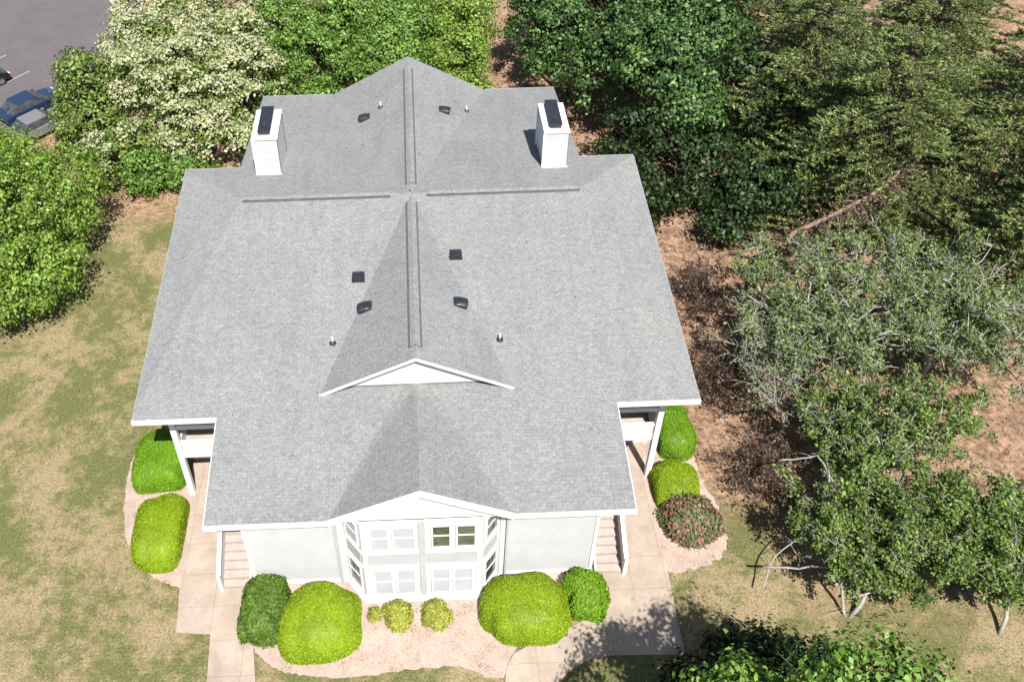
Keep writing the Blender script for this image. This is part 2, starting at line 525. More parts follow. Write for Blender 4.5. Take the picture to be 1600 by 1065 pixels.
def crown_pts(rng, lobes, clumps, per, cr, flat=0.6, inner=0.35, low=-0.55):
    """clumps of leaves spread through the lobes; returns points and outward directions"""
    vol = np.array([l[3] * l[4] * l[5] for l in lobes]) ** 0.67
    cnt = np.maximum(1, (clumps * vol / vol.sum()).astype(int))
    P, O = [], []
    for (cx, cy, cz, rx, ry, rz), c in zip(lobes, cnt):
        d = unit(rng, c * 2)
        d = d[d[:, 2] > low][:c]
        rad = rng.uniform(inner, 1.0, len(d)) ** 0.5
        cc = np.array([cx, cy, cz]) + d * rad[:, None] * np.array([rx, ry, rz])
        k = np.repeat(np.arange(len(cc)), per)
        r = cr * rng.uniform(0.6, 1.35, len(cc))[k][:, None]
        off = rng.normal(size=(len(k), 3)) * 0.5 * r
        off[:, 2] *= flat
        P.append(cc[k] + off)
        on = off / (np.linalg.norm(off, axis=1, keepdims=True) + 1e-6)
        O.append(d[k] * 0.6 + on * 1.1)
    return np.concatenate(P), np.concatenate(O)

def limbs(rng, base, targets, r0, mb, n=7, fork=0.35, trunk_top=None):
    """trunk from base, limbs out to each target point"""
    base = Vector(base)
    cen = sum((Vector(t) for t in targets), Vector()) / len(targets)
    top = Vector(trunk_top) if trunk_top else base.lerp(cen, fork)
    mid = base.lerp(top, 0.5) + Vector(rng.uniform(-0.12, 0.12, 3).tolist())
    mb.tube([base - Vector((0, 0, 0.1)), base + Vector((0, 0, 0.25)), mid, top], [r0 * 1.5, r0 * 1.05, r0 * 0.85, r0 * 0.7], n)
    for t in targets:
        t = Vector(t)
        L = (t - top).length
        m1 = top.lerp(t, 0.35) + Vector((rng.uniform(-.15, .15) * L, rng.uniform(-.15, .15) * L, rng.uniform(0, .12) * L))
        m2 = top.lerp(t, 0.7) + Vector((rng.uniform(-.1, .1) * L, rng.uniform(-.1, .1) * L, rng.uniform(0, .1) * L))
        mb.tube([top - (top - mid) * 0.15, m1, m2, t], [r0 * 0.6, r0 * 0.42, r0 * 0.28, r0 * 0.1], 6)
        for q in range(4):
            s0 = m1.lerp(t, rng.uniform(0, .8))
            e = s0 + Vector(rng.normal(size=3).tolist()) * 0.22 * L + Vector((0, 0, 0.1 * L))
            mb.tube([s0, s0.lerp(e, .5) + Vector((0, 0, .04 * L)), e], [r0 * 0.2, r0 * 0.13, r0 * 0.05], 4)

def leafy_tree(name, label, base, lobes, m, seed, clumps=260, per=70, cr=0.75, size=0.2, r0=0.18, bark='bark', group=None, flat=0.6, extra=None, low=-0.55, cat='tree', aspect=0.65):
    rng = np.random.default_rng(seed)
    base = site3(base)
    lobes = [(*site(l[0], l[1]), *l[2:]) for l in lobes]
    t = thing(name, label, cat, base, group=group)
    bx = np.array(base)
    lob = [(l[0] - bx[0], l[1] - bx[1], l[2] - bx[2], l[3], l[4], l[5]) for l in lobes]
    mb = MB()
    tg = []
    for l in lob:
        tg.append((l[0], l[1], l[2] + 0.3 * l[5]))
        for _ in range(2):
            d = unit(rng, 1)[0]
            tg.append((l[0] + d[0] * l[3] * 0.6, l[1] + d[1] * l[4] * 0.6, l[2] + abs(d[2]) * l[5] * 0.5))
    limbs(rng, (0, 0, 0), tg, r0, mb)
    mb.build('trunk', M[bark], t, smooth=True)
    P, O = crown_pts(rng, lob, clumps, per, cr, flat, low=low)
    ok = P[:, 2] > 0.12 - bx[2]
    P, O = P[ok], O[ok]
    quads_mesh('crown', leaf_quads(P, rng, size, aspect, O, up=.3, jit=.5), m, t)
    if extra:                        # blossoms lying over the upper side of the crown
        em, frac, esize, ecl = extra
        P, O = crown_pts(rng, lob, int(clumps * frac), ecl, cr * 0.8, 0.45, 0.75, low=-0.1)
        quads_mesh('blossom', leaf_quads(P + np.array([0, 0, 0.22]), rng, esize, 0.8, O, up=1.2), em, t)
    return t

def superell(n_u, n_v, rx, ry, h, e, noise_f, flatx=None, flatmin=None):
    vs, fs = [], []
    def sp(c, e): return math.copysign(abs(c) ** e, c)
    for j in range(n_v + 1):
        ph = (j / n_v) * math.pi / 2
        for i in range(n_u):
            th = 2 * math.pi * i / n_u
            k = noise_f(th, ph)
            x = rx * sp(math.cos(th), e) * sp(math.cos(ph), e) * k
            y = ry * sp(math.sin(th), e) * sp(math.cos(ph), e) * k
            z = h * sp(math.sin(ph), e) * k
            if flatx is not None: x = min(x, flatx)
            if flatmin is not None: x = max(x, flatmin)
            vs.append((x, y, z))
    for j in range(n_v):
        for i in range(n_u):
            fs.append((j * n_u + i, j * n_u + (i + 1) % n_u, (j + 1) * n_u + (i + 1) % n_u, (j + 1) * n_u + i))
    return vs, fs

def bush(name, label, x, y, rx, ry, h, m, seed, leaf=0.06, n=14000, e=0.8, rough=0.03, flatx=None, flatmin=None, group=None, spiky=0.0, cat='shrub', rz=0):
    rng = np.random.default_rng(seed)
    x, y = site(x, y); ry *= 1.06
    t = thing(name, label, cat, (x, y, 0), rz=rz, group=group)
    ph0 = rng.uniform(0, 6.28, 6)
    amp = rng.uniform(0.3, 1, 6) * rough
    def nf(th, ph):
        return 1 + sum(amp[k] * math.sin((k + 2) * th + ph0[k] + (k % 3) * 2 * ph) for k in range(6)) * math.cos(ph) ** 1.5
    sh = superell(48, 14, rx * 0.95, ry * 0.95, h * 0.95, e, nf, None if flatx is None else flatx - 0.03, None if flatmin is None else flatmin + 0.03)
    vs = np.array(sh[0]); fs = sh[1]
    fa = np.array(fs)
    A, B, C, D = vs[fa[:, 0]], vs[fa[:, 1]], vs[fa[:, 2]], vs[fa[:, 3]]
    nr = np.cross(C - A, D - B)
    ar = np.linalg.norm(nr, axis=1) + 1e-9
    nrm = nr / ar[:, None]
    idx = rng.choice(len(fa), n, p=ar / ar.sum())
    u, v = rng.uniform(size=(2, n, 1))
    P = (A[idx] * (1 - u) + B[idx] * u) * (1 - v) + (D[idx] * (1 - u) + C[idx] * u) * v
    P = P + nrm[idx] * (rng.uniform(-0.02, 0.06, (n, 1)) + spiky * np.abs(rng.normal(size=(n, 1))))
    P[:, 2] = np.maximum(P[:, 2], 0.03)
    Q = leaf_quads(P, rng, leaf, 0.7, nrm[idx] * 1.0, up=0.2, jit=0.55)
    quads_mesh('foliage', Q, m, t, extra=sh)
    mb = MB()
    for k in range(5):
        a = rng.uniform(0, 6.28)
        mb.tube([(0, 0, -0.05), (0.12 * math.cos(a), 0.12 * math.sin(a), h * 0.3), (rx * 0.45 * math.cos(a), ry * 0.45 * math.sin(a), h * 0.7)], [0.035, 0.025, 0.01], 5)
    mb.build('stem', M['bark'], t, smooth=True)
    return t

# ------------------------------------------------------------------ ground, paths, parking lot
g = MB()
g.add([(-260, -200, 0), (260, -200, 0), (260, 300, 0), (-260, 300, 0)], [(0, 1, 2, 3)])
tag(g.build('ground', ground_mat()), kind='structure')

flat('asphalt_parking_lot', M['asphalt'], [(-80, 90), (-80, 12), (-29.2, 16.5), (-25.4, 20.0), (-22.6, 23.6), (-21.6, 30.5), (-24.6, 36.6), (-24.5, 60), (-20, 90)], 0.008)
flat('parking_line', M['paint'], [(-30.9, 22.7), (-30.8, 22.6), (-28.0, 25.95), (-28.1, 26.03)], 0.013)
flat('parking_line', M['paint'], [(-33.4, 25.1), (-33.3, 25.0), (-30.5, 28.3), (-30.6, 28.4)], 0.013)
flat('sidewalk', M['tread'], [(-24.9, 36.6), (-22.9, 33.4), (-21.6, 34.4), (-22.6, 45), (-24.6, 60)], 0.12, 0.14)

flat('mulch_bed', M['mulch'], smooth_poly([(-6.75, -15.1), (-6.0, -15.85), (-4.9, -16.3), (-3.0, -16.5), (-0.6, -16.32), (1.3, -16.3), (2.75, -16.75), (3.6, -15.6), (5.89, -14.7), (7.2, -14.3), (7.3, -12.6), (3, -12.4), (-3, -12.4), (-7.3, -12.6), (-7.35, -13.9)], 10, 0.05, 1), 0.012)
flat('mulch_bed', M['mulch'], smooth_poly([(-10.9, -5.6), (-12.6, -5.8), (-13.1, -7.0), (-12.95, -9.1), (-12.4, -10.9), (-11.4, -12.1), (-10.3, -12.7), (-9.6, -12.75), (-9.6, -10.4), (-9.8, -7.7)], 10, 0.05, 2), 0.012)
flat('mulch_bed', M['mulch'], smooth_poly([(10.4, -4.2), (12.1, -4.6), (12.3, -7.0), (12.3, -8.6), (12.7, -10.4), (12.6, -12.0), (11.6, -12.8), (9.7, -12.9), (9.6, -10.4), (9.9, -7.3)], 10, 0.1, 3), 0.012)

flat('concrete_path', M['concrete'], [(-10.05, -6.4), (-10.06, -8.6), (-9.94, -11.82), (-9.66, -14.62), (-8.31, -14.75), (-8.1, -17.5), (-8.0, -21), (-6.3, -21), (-6.38, -16.5), (-6.6, -15.2), (-7.2, -13.9), (-7.0, -12.8), (-6.9, -6.4)], 0.05, 0.15)
flat('concrete_path', M['concrete'], [(10.1, -6.4), (10.05, -8.0), (9.72, -10.4), (9.9, -12.6), (9.82, -14.7), (9.79, -16.2), (7.04, -16.12), (6.3, -16.2), (5.78, -16.38), (5.3, -16.62), (4.85, -17.0), (4.6, -17.6), (4.5, -21), (2.8, -21), (2.85, -17.2), (3.0, -16.4), (3.35, -15.9), (3.9, -15.66), (4.6, -15.45), (5.3, -15.2), (6.3, -14.75), (7.0, -14.45), (7.25, -13.9), (7.2, -13.0), (7.0, -6.4)], 0.05, 0.15)

# ------------------------------------------------------------------ the house
ZR, MF, MK = 8.68, 0.184, 0.164
W_, w_, A_, B_, C_, D_ = 11.25, 7.93, 11.31, 15.63, 3.13, 12.15
KF, KB = 0.496, 0.451
def zf(y): return ZR - MF * abs(y)
def zk(y): return ZR - MK * y
ZB, BY = 7.42, -15.60            # ridge and front of the bay gable
KBAY = (ZB - zf(15.5)) / 3.36
def roof_z(x, y):
    if y <= 0:
        z = zf(y)
        if y > -10.47: z = max(z, ZR - KF * abs(x))
        if y < -10.05: z = max(z, ZB - KBAY * abs(x))
    else:
        z = max(zk(y), ZR - KB * abs(x))
    return z

house = thing('apartment_house', 'two storey white house under a grey shingle cross gable roof, seen from above', 'house')
TH = 0.16
roof = MB()
roof.slab([(-8.1, 0, ZR), (-W_, -A_, zf(A_)), (-w_, -A_, zf(A_)), (-w_, -B_, zf(B_)), (-3.2, -B_, zf(B_)), (-3.2, -15.2, zf(15.2)), (3.2, -15.2, zf(15.2)), (3.2, -B_, zf(B_)), (w_, -B_, zf(B_)), (w_, -A_, zf(A_)), (W_, -A_, zf(A_)), (8.1, 0, ZR)], TH)
roof.slab([(8.1, 0, ZR), (W_, C_, zk(C_)), (8.52, C_, zk(C_)), (8.52, D_, zk(D_)), (-8.52, D_, zk(D_)), (-8.52, C_, zk(C_)), (-W_, C_, zk(C_)), (-8.1, 0, ZR)], TH)
for s in (-1, 1):
    roof.slab([(s * 8.1, 0, ZR), (s * W_, -A_, zf(A_)), (s * W_, C_, zk(C_))][::s], TH)
    roof.slab([(0, 0, ZR), (s * 3.89, -10.47, ZR - KF * 3.89), (0, -10.47, ZR)][::s], 0.12)
    roof.slab([(0, 0, ZR), (0, 12.82, ZR), (s * 4.41, 12.15, ZR - KB * 4.41)][::s], 0.14)
    roof.slab([(0, -10.1, 6.97), (s * .5, -10.1, zf(10.1) - .01), (s * 3.38, BY, ZB - KBAY * 3.38)][::s], 0.12)
    roof.slab([(0, -10.1, 6.97), (s * 3.38, BY, ZB - KBAY * 3.38), (0, BY, ZB)][::s], 0.12)
ro = roof.build('roof', M['shingle'], house)

# fascias and rake boards
def part(mb, name, m, parent=house, **k): return mb.build(name, m, parent, **k)
FH = 0.2
for s in (-1, 1):
    part(MB().box(min(s * w_, s * (W_ + .02)), max(s * w_, s * (W_ + .02)), -A_ - 0.09, -A_ + 0.0, zf(A_) - FH, zf(A_) - 0.0), 'eave_gutter', M['white'])
    x0, x1 = sorted((s * 3.4, s * (w_ + .02)))
    part(MB().box(x0, x1, -B_ - 0.09, -B_, zf(B_) - FH, zf(B_) - 0.0), 'eave_gutter', M['white'])
    part(MB().box(min(s * 8.52, s * W_), max(s * 8.52, s * W_), C_, C_ + 0.05, zk(C_) - FH, zk(C_) + 0.012), 'eave_gutter', M['drip'])
    x0, x1 = sorted((s * 4.45, s * 8.54))
    part(MB().box(x0, x1, D_, D_ + 0.05, zk(D_) - FH, zk(D_) + 0.012), 'eave_gutter', M['drip'])
    # rakes at the sides, under the shingle edge
    part(MB().prism([(s * W_, -A_, zf(A_) - .03), (s * (W_ + .03), -A_, zf(A_) - .03), (s * (W_ + .03), -A_, zf(A_) - .25), (s * W_, -A_, zf(A_) - .25)],
                    [(s * W_, C_, zk(C_) - .03), (s * (W_ + .03), C_, zk(C_) - .03), (s * (W_ + .03), C_, zk(C_) - .25), (s * W_, C_, zk(C_) - .25)]), 'rake_board', M['drip'])
    part(MB().prism([(s * w_, -B_, zf(B_) - .03), (s * (w_ + .03), -B_, zf(B_) - .03), (s * (w_ + .03), -B_, zf(B_) - .22), (s * w_, -B_, zf(B_) - .22)],
                    [(s * w_, -A_ - .1, zf(A_ + .1) - .03), (s * (w_ + .03), -A_ - .1, zf(A_ + .1) - .03), (s * (w_ + .03), -A_ - .1, zf(A_ + .1) - .22), (s * w_, -A_ - .1, zf(A_ + .1) - .22)]), 'rake_board', M['white'])
    # small upper gable: thin white rake boards standing a little proud of the shingles
    for nm, k, yy, zt, xe, th, hh in (('rake_board', KF, -10.47, ZR, 3.92, .05, .1), ('rake_board', KBAY, BY, ZB, 3.42, .14, .2)):
        a = [(0, yy - th, zt + .02), (0, yy, zt + .02), (0, yy, zt - hh), (0, yy - th, zt - hh)]
        b = [(s * xe, yy - th, zt + .02 - k * xe), (s * xe, yy, zt + .02 - k * xe), (s * xe, yy, zt - hh - k * xe), (s * xe, yy - th, zt - hh - k * xe)]
        part(MB().prism(a, b), nm, M['white'])

# walls
wl = MB()
def yz_prism(mb, prof, x0, x1):
    mb.prism([(x0, y, z) for y, z in prof], [(x1, y, z) for y, z in prof])
yz_prism(wl, [(-8.4, 0), (-8.4, 6.83), (2.7, 8.0), (2.7, 0)], -10.6, 10.6)
yz_prism(wl, [(-14.75, 0), (-14.75, zf(14.75) - .21), (0, ZR - .21), (11.6, zk(11.6) - .21), (11.6, 0)], -6.9, 6.9)
wl.prism([(-4.1, 11.75, 0), (-4.1, 11.75, 6.6), (0, 11.75, 8.45), (4.1, 11.75, 6.6), (4.1, 11.75, 0)], [(-4.1, 10, 0), (-4.1, 10, 6.6), (0, 10, 8.45), (4.1, 10, 6.6), (4.1, 10, 0)])
part(wl, 'wall', M['siding'])
# soffits of the two front eaves
# upper gable wall (louvre face)
part(MB().prism([(-3.1, -10.27, ZR - .17 - KF * 3.1), (0, -10.27, ZR - .17), (3.1, -10.27, ZR - .17 - KF * 3.1)], [(-3.1, -10.1, ZR - .17 - KF * 3.1), (0, -10.1, ZR - .17), (3.1, -10.1, ZR - .17 - KF * 3.1)]), 'gable_wall', M['siding_white'])

# bay
BF = -15.54
bay = MB()
plan = [(-3.05, -14.60), (-2.30, BF), (2.30, BF), (3.05, -14.60)]
bay.prism([(x, y, 0) for x, y in plan], [(x, y, 5.60) for x, y in plan])
bay.prism([(-3.15, -14.8, 0), (-2.42, BF - .2, 0), (2.42, BF - .2, 0), (3.15, -14.8, 0)], [(-3.15, -14.8, .16), (-2.42, BF - .2, .14), (2.42, BF - .2, .14), (3.15, -14.8, .16)])
bayo = part(bay, 'bay', M['siding_white'])
part(MB().prism([(-3.2, BF, 5.55), (-3.2, BF, ZB - .14 - KBAY * 3.2), (0, BF, ZB - .14), (3.2, BF, ZB - .14 - KBAY * 3.2), (3.2, BF, 5.55)],
                [(-3.2, BF + .2, 5.55), (-3.2, BF + .2, ZB - .14 - KBAY * 3.2), (0, BF + .2, ZB - .14), (3.2, BF + .2, ZB - .14 - KBAY * 3.2), (3.2, BF + .2, 5.55)]), 'gable_wall', M['siding_white'])
part(MB().box(-2.1, -0.16, BF - .02, BF + .05, 2.5, 3.32), 'spandrel', M['spandrel'], bayo)
part(MB().box(0.16, 2.1, BF - .02, BF + .05, 2.5, 3.32), 'spandrel', M['spandrel'], bayo)
part(MB().box(-0.11, 0.13, BF - .06, BF + .05, 0.15, 5.5), 'pilaster', M['spandrel'], bayo)
for s in (-1, 1):
    x0, x1 = sorted((s * 2.28, s * 2.12))
    part(MB().box(x0, x1, BF - .035, BF + .05, 0.15, 5.54), 'corner_board', M['white'], bayo)
for z0, z1 in ((2.36, 2.5), (3.32, 3.44), (0.15, 0.25), (5.38, 5.54)):
    part(MB().box(-2.11, -.11, BF - .045, BF + .05, z0, z1), 'trim_band', M['white'], bayo)
    part(MB().box(.13, 2.11, BF - .045, BF + .05, z0, z1), 'trim_band', M['white'], bayo)

def window(x0, x1, z0, z1, glass, y=BF, xf=None, sash=True, fr=.06, lab=None):
    """window in a wall facing -y; xf maps local points elsewhere"""
    f = MB()
    for a in ((x0 - fr, x0, z0 - fr, z1 + fr), (x1, x1 + fr, z0 - fr, z1 + fr)):
        f.box(a[0], a[1], -.07, .02, a[2], a[3])
    f.box(x0, x1, -.07, .02, z1, z1 + fr); f.box(x0, x1, -.085, .02, z0 - fr, z0)
    zm = z0 + (z1 - z0) * .55
    if sash: f.box(x0, x1, -.055, .02, zm - .03, zm + .03)
    T = (lambda p: (p[0], y + p[1], p[2])) if xf is None else xf
    f.v = [T(p) for p in f.v]
    fo = f.build('window', M['white'], house)
    if lab: fo['label'] = lab
    for q0, q1, d in ((z0, zm - .03 if sash else zm, -.03), (zm + .03 if sash else zm, z1, -.035)):
        pn = MB().box(x0, x1, d, d + .02, q0, q1)
        pn.v = [T(p) for p in pn.v]
        pn.build('pane', glass, fo)
    return fo
window(0.43, 1.05, 3.72, 5.1, M['glass'], lab='window with green and tan reflections in its panes')
window(1.36, 2.0, 3.72, 5.1, M['glass'], lab='window with green and dark reflections in its panes')
window(-1.05, -0.3, 3.6, 5.1, M['blind'], lab='window with closed pale blind')
window(-1.9, -1.3, 3.6, 5.1, M['blind'])
for x0, x1 in ((-1.9, -1.25), (-1.0, -.35), (.38, 1.02), (1.25, 1.92)):
    window(x0, x1, .35, 2.15, M['blind'])
# angled sides of the bay
for s in (-1, 1):
    p0 = Vector((s * 2.30, BF)); p1 = Vector((s * 3.05, -14.60))
    d = (p1 - p0).normalized(); nn = Vector((d.y, -d.x)) * s
    L = (p1 - p0).length
    def T(p, p0=p0, d=d, nn=nn): 
        q = p0 + d * p[0] - nn * p[1]
        return (q.x, q.y, p[2])
    if s < 0:
        TT = lambda p, T=T: T(p)
    else:
        TT = T
    sp = MB().box(.16, L - .16, -.02, .03, 2.5, 3.32); sp.v = [T(p) for p in sp.v]
    part(sp, 'spandrel', M['spandrel'], bayo)
    for z0, z1 in ((2.36, 2.5), (3.32, 3.44), (5.38, 5.54)):
        tb = MB().box(.03, L - .02, -.045, .03, z0, z1); tb.v = [T(p) for p in tb.v]
        part(tb, 'trim_band', M['white'], bayo)
    window(.24, L - .26, .45, 2.15, M['glass_dark'], xf=T)
    window(.24, L - .26, 3.72, 5.1, M['glass'] if s > 0 else M['blind'], xf=T, fr=.07)
# corner boards and downspouts on the front wall
for s in (-1, 1):
    x0, x1 = sorted((s * 3.08, s * 3.22))
    part(MB().box(x0, x1, -14.8, -14.70, .05, 5.6), 'corner_board', M['white'])
    x0, x1 = sorted((s * 3.30, s * 3.39))
    part(MB().box(x0, x1, -14.86, -14.76, .08, 5.6), 'downspout', M['spandrel'])
    x0, x1 = sorted((s * 6.79, s * 6.93))
    part(MB().box(x0, x1, -14.79, -14.66, .05, 5.6), 'corner_board', M['white'])
    x0, x1 = sorted((s * 3.4, s * 6.79))
    part(MB().box(x0, x1, -14.78, -14.70, .05, .28), 'base_board', M['white'])

# stairs, landings, porch posts
for s in (-1, 1):
    lab = 'left' if s < 0 else 'right'
    xi, xo = 7.1, 8.2
    st = MB()
    a, b = sorted((s * (xi - .02), s * (xi + .06)))
    y0, y1 = -14.85, -10.1
    def zt(y): return (y - y0) / (y1 - y0) * 2.93
    def stringer(xa, xb, up, dn):
        m_ = MB()
        m_.prism([(xa, y0, 0.03), (xa, y0, .12 + up), (xa, y1, 2.93 + up), (xa, y1, 2.93 - dn), (xa, y0 + .5, 0.03)],
                 [(xb, y0, 0.03), (xb, y0, .12 + up), (xb, y1, 2.93 + up), (xb, y1, 2.93 - dn), (xb, y0 + .5, 0.03)])
        return m_
    flight = part(stringer(*sorted((s * (xi - .04), s * (xi + .03))), .1, .35), 'staircase', M['white'])
    part(stringer(*sorted((s * xo, s * (xo + .09))), .95, .35), 'guard_panel', M['siding_white'], flight)
    part(MB().bar((s * (xo + .045), y0 - .05, 1.13), (s * (xo + .045), y1, 2.93 + 1.0), .16, .07), 'handrail', M['white'], flight)
    part(MB().box(min(s * (xo - .02), s * (xo + .12)), max(s * (xo - .02), s * (xo + .12)), y0 - .14, y0, .03, 1.2), 'newel_post', M['white'], flight)
    n = 16
    for k in range(n):
        yy = y0 + (y1 - y0) * k / n
        z = 2.93 * (k + 1) / n
        p, q = sorted((s * (xi + .03), s * (xo - .0)))
        part(MB().box(p, q, yy - .02, yy + (y1 - y0) / n - .001, z - .16, z), 'step', M['tread'], flight)
    # landing
    p, q = sorted((s * 6.92, s * 10.1))
    ld = part(MB().box(p, q, -10.08, -8.42, 2.72, 2.935), 'landing', M['tread'])
    p, q = sorted((s * xo, s * 10.2))
    part(MB().box(p, q, -10.18, -10.08, 2.60, 2.96), 'edge_beam', M['white'], ld)
    part(MB().box(p, q, -10.16, -10.1, 3.0, 3.56), 'guard_panel', M['siding_white'], ld)
    part(MB().box(p, q, -10.2, -10.06, 3.56, 3.66), 'top_rail', M['white'], ld)
    p, q = sorted((s * 10.1, s * 10.2))
    part(MB().box(p, q, -10.08, -8.42, 2.66, 2.96), 'edge_beam', M['white'], ld)
    part(MB().box(p, q, -10.08, -8.42, 3.0, 3.66), 'guard_panel', M['siding_white'], ld)
    part(MB().box(min(s * 10.1, s * 10.34), max(s * 10.1, s * 10.34), -10.28, -10.04, .04, 6.5), 'porch_post', M['white'])
    part(MB().box(min(s * 8.2, s * 8.35), max(s * 8.2, s * 8.35), -10.26, -10.1, 2.6, 6.5), 'porch_post', M['white'])
    p, q = sorted((s * 8.35, s * 10.1))
    part(MB().box(p, q, -10.22, -10.08, 4.55, 4.8), 'header_beam', M['white'])
    part(MB().box(p, q, -10.16, -10.12, 4.8, 6.5), 'header_panel', M['siding'])
    # doors behind
    for zz in (.06, 2.94):
        p, q = sorted((s * 7.3, s * 8.25))
        dd = part(MB().box(p, q, -8.45, -8.38, zz, zz + 2.03), 'door', M['door'])
        part(MB().box(min(s * 7.38, s * 7.43), max(s * 7.38, s * 7.43), -8.51, -8.45, zz + .98, zz + 1.06), 'door_handle', M['rim'], dd)
    # side windows of the wide wing
    for zz in (.9, 3.8):
        for yc in (-5, -1.5, 1.2):
            def T(p, s=s, yc=yc): return (s * (10.6 - p[1]), yc + p[0], p[2])
            window(-.5, .5, zz, zz + 1.4, M['glass_dark'], xf=T)

# chimneys
for s, x0, x1, y0 in ((-1, -7.56, -6.4, 2.45), (1, 6.54, 7.7, 2.2)):
    y1 = y0 + 2.5
    z1 = 10.28
    ch = part(MB().box(x0, x1, y0, y1, 7.3, z1), 'chimney', M['siding'])
    ch['label'] = 'left white boxed chimney with black cap' if s < 0 else 'right white boxed chimney with black cap'
    for xa, ya in ((x0, y0), (x1, y0), (x0, y1), (x1, y1)):
        dx = .07 if xa == x0 else -.07
        dy = .07 if ya == y0 else -.07
        sgx = -1 if xa == x0 else 1
        sgy = -1 if ya == y0 else 1
        part(MB().box(min(xa - dx, xa + sgx * .015), max(xa - dx, xa + sgx * .015) if False else max(xa + dx, xa + sgx * .015), min(ya + dy, ya + sgy * .015), max(ya + dy, ya + sgy * .015), 7.4, z1 - .02), 'corner_board', M['white'], ch)
    part(MB().box(x0 - .05, x1 + .05, y0 - .05, y1 + .05, z1, z1 + .09), 'chimney_crown', M['white'], ch, bevel=.01)
    xc = (x0 + x1) / 2 - .02
    cp = MB().box(xc - .27, xc + .27, y0 + .28, y1 - .08, z1 + .09, z1 + .30)
    cp.box(xc - .31, xc + .31, y0 + .23, y1 - .03, z1 + .30, z1 + .34)
    part(cp, 'flue_cap', M['black'], ch, bevel=.01)
    part(MB().cyl((xc, y0 + .75, z1 + .34), .12, .08, 16), 'flue_lid', simple('flue_lid_metal', (0.07, 0.075, 0.09), .35, metallic=.6), ch)
    part(MB().box(x0 - .05, x1 + .05, y0 - .16, y0 - .001, roof_z(x0, y0) - .02, roof_z(x0, y0) + .03), 'flashing', M['siding'], ch)

# ridge vents
def ridge_vent(p, q, lab):
    p, q = Vector(p), Vector(q)
    d = (q - p).normalized(); a = Vector((d.y, -d.x, 0))
    if abs(d.y) > .5: k = .475
    else: k = .174
    wd = .2
    h = .075
    dr = k * wd
    sl = MB()
    for sg in (-1, 1):
        o_ = a * sg * (wd - .015)
        e = a * sg * (wd - .06)
        sl.prism([p + o_ + Vector((0, 0, -dr - .02)), p + o_ + Vector((0, 0, h - dr - .012)), p + e + Vector((0, 0, h - dr)), p + e + Vector((0, 0, -dr - .05))],
                 [q + o_ + Vector((0, 0, -dr - .02)), q + o_ + Vector((0, 0, h - dr - .012)), q + e + Vector((0, 0, h - dr)), q + e + Vector((0, 0, -dr - .05))])
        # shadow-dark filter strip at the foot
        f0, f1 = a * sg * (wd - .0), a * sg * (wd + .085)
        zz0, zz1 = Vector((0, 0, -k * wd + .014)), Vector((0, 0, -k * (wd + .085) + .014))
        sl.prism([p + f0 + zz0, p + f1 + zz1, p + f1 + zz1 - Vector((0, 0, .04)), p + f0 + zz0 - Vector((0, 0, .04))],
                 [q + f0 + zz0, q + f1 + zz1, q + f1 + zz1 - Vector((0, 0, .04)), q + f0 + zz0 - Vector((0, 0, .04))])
    cap = MB()
    t = .025
    cap.prism([p + a * wd + Vector((0, 0, h - dr)), p + Vector((0, 0, h)), p - a * wd + Vector((0, 0, h - dr)), p - a * wd + Vector((0, 0, h - dr - t)), p + Vector((0, 0, h - t)), p + a * wd + Vector((0, 0, h - dr - t))],
              [q + a * wd + Vector((0, 0, h - dr)), q + Vector((0, 0, h)), q - a * wd + Vector((0, 0, h - dr)), q - a * wd + Vector((0, 0, h - dr - t)), q + Vector((0, 0, h - t)), q + a * wd + Vector((0, 0, h - dr - t))])
    c = part(cap, 'ridge_vent', M['shingle'], ro)
    c['label'] = lab
    return part(sl, 'vent_strip', M['ridge_dark'], house)
ridge_vent((0, .75, ZR), (0, 11.6, ZR), 'ridge vent along the back ridge')
ridge_vent((0, -9.8, ZR), (0, -.55, ZR), 'ridge vent along the front ridge')
ridge_vent((-7.95, 0, ZR), (-.98, 0, ZR), 'ridge vent along the left ridge')
ridge_vent((.74, 0, ZR), (7.98, 0, ZR), 'ridge vent along the right ridge')

# hooded roof vents and pipes
def oriented(x, y):
    e = .02
    z = roof_z(x, y)
    gx = (roof_z(x + e, y) - roof_z(x - e, y)) / (2 * e); gy = (roof_z(x, y + e) - roof_z(x, y - e)) / (2 * e)
    nv = Vector((-gx, -gy, 1)).normalized()
    down = Vector((gx, gy, 0)); down = Vector((-gx, -gy, -(gx * gx + gy * gy))).normalized()
    side = nv.cross(down)
    return Vector((x, y, z)), down, side, nv
def hood(x, y, sc=1.0):
    o_, dn, sd_, nv = oriented(x, y)
    hb = MB()
    def P(a, b, c): return o_ + dn * a * sc + sd_ * b * sc + nv * c * sc
    # dome that rises down the slope and opens at its lower end
    prof = [(-.24, .0, .19), (-.18, .06, .20), (-.06, .13, .21), (.08, .165, .215), (.2, .17, .215)]
    rings = []
    K = 9
    for a, h, wv in prof:
        rings.append([P(a, -wv * math.cos(math.pi * k / (K - 1)), .02 + max(h, .005) * math.sin(math.pi * k / (K - 1)) ** .6) for k in range(K)])
    vs = [v for r_ in rings for v in r_]
    fs = [(i * K + k, i * K + k + 1, (i + 1) * K + k + 1, (i + 1) * K + k) for i in range(len(prof) - 1) for k in range(K - 1)]
    fs.append(tuple(range(K - 1, -1, -1)))
    fs.append(tuple(range((len(prof) - 1) * K, len(prof) * K)))
    hb.add(vs, fs)
    0 and hb.prism([P(-.28, -.26, .012), P(.26, -.26, .012), P(.26, .26, .012), P(-.28, .26, .012)], [P(-.28, -.26, .022), P(.26, -.26, .022), P(.26, .26, .022), P(-.28, .26, .022)])
    part(hb, 'roof_vent', M['black'], ro)
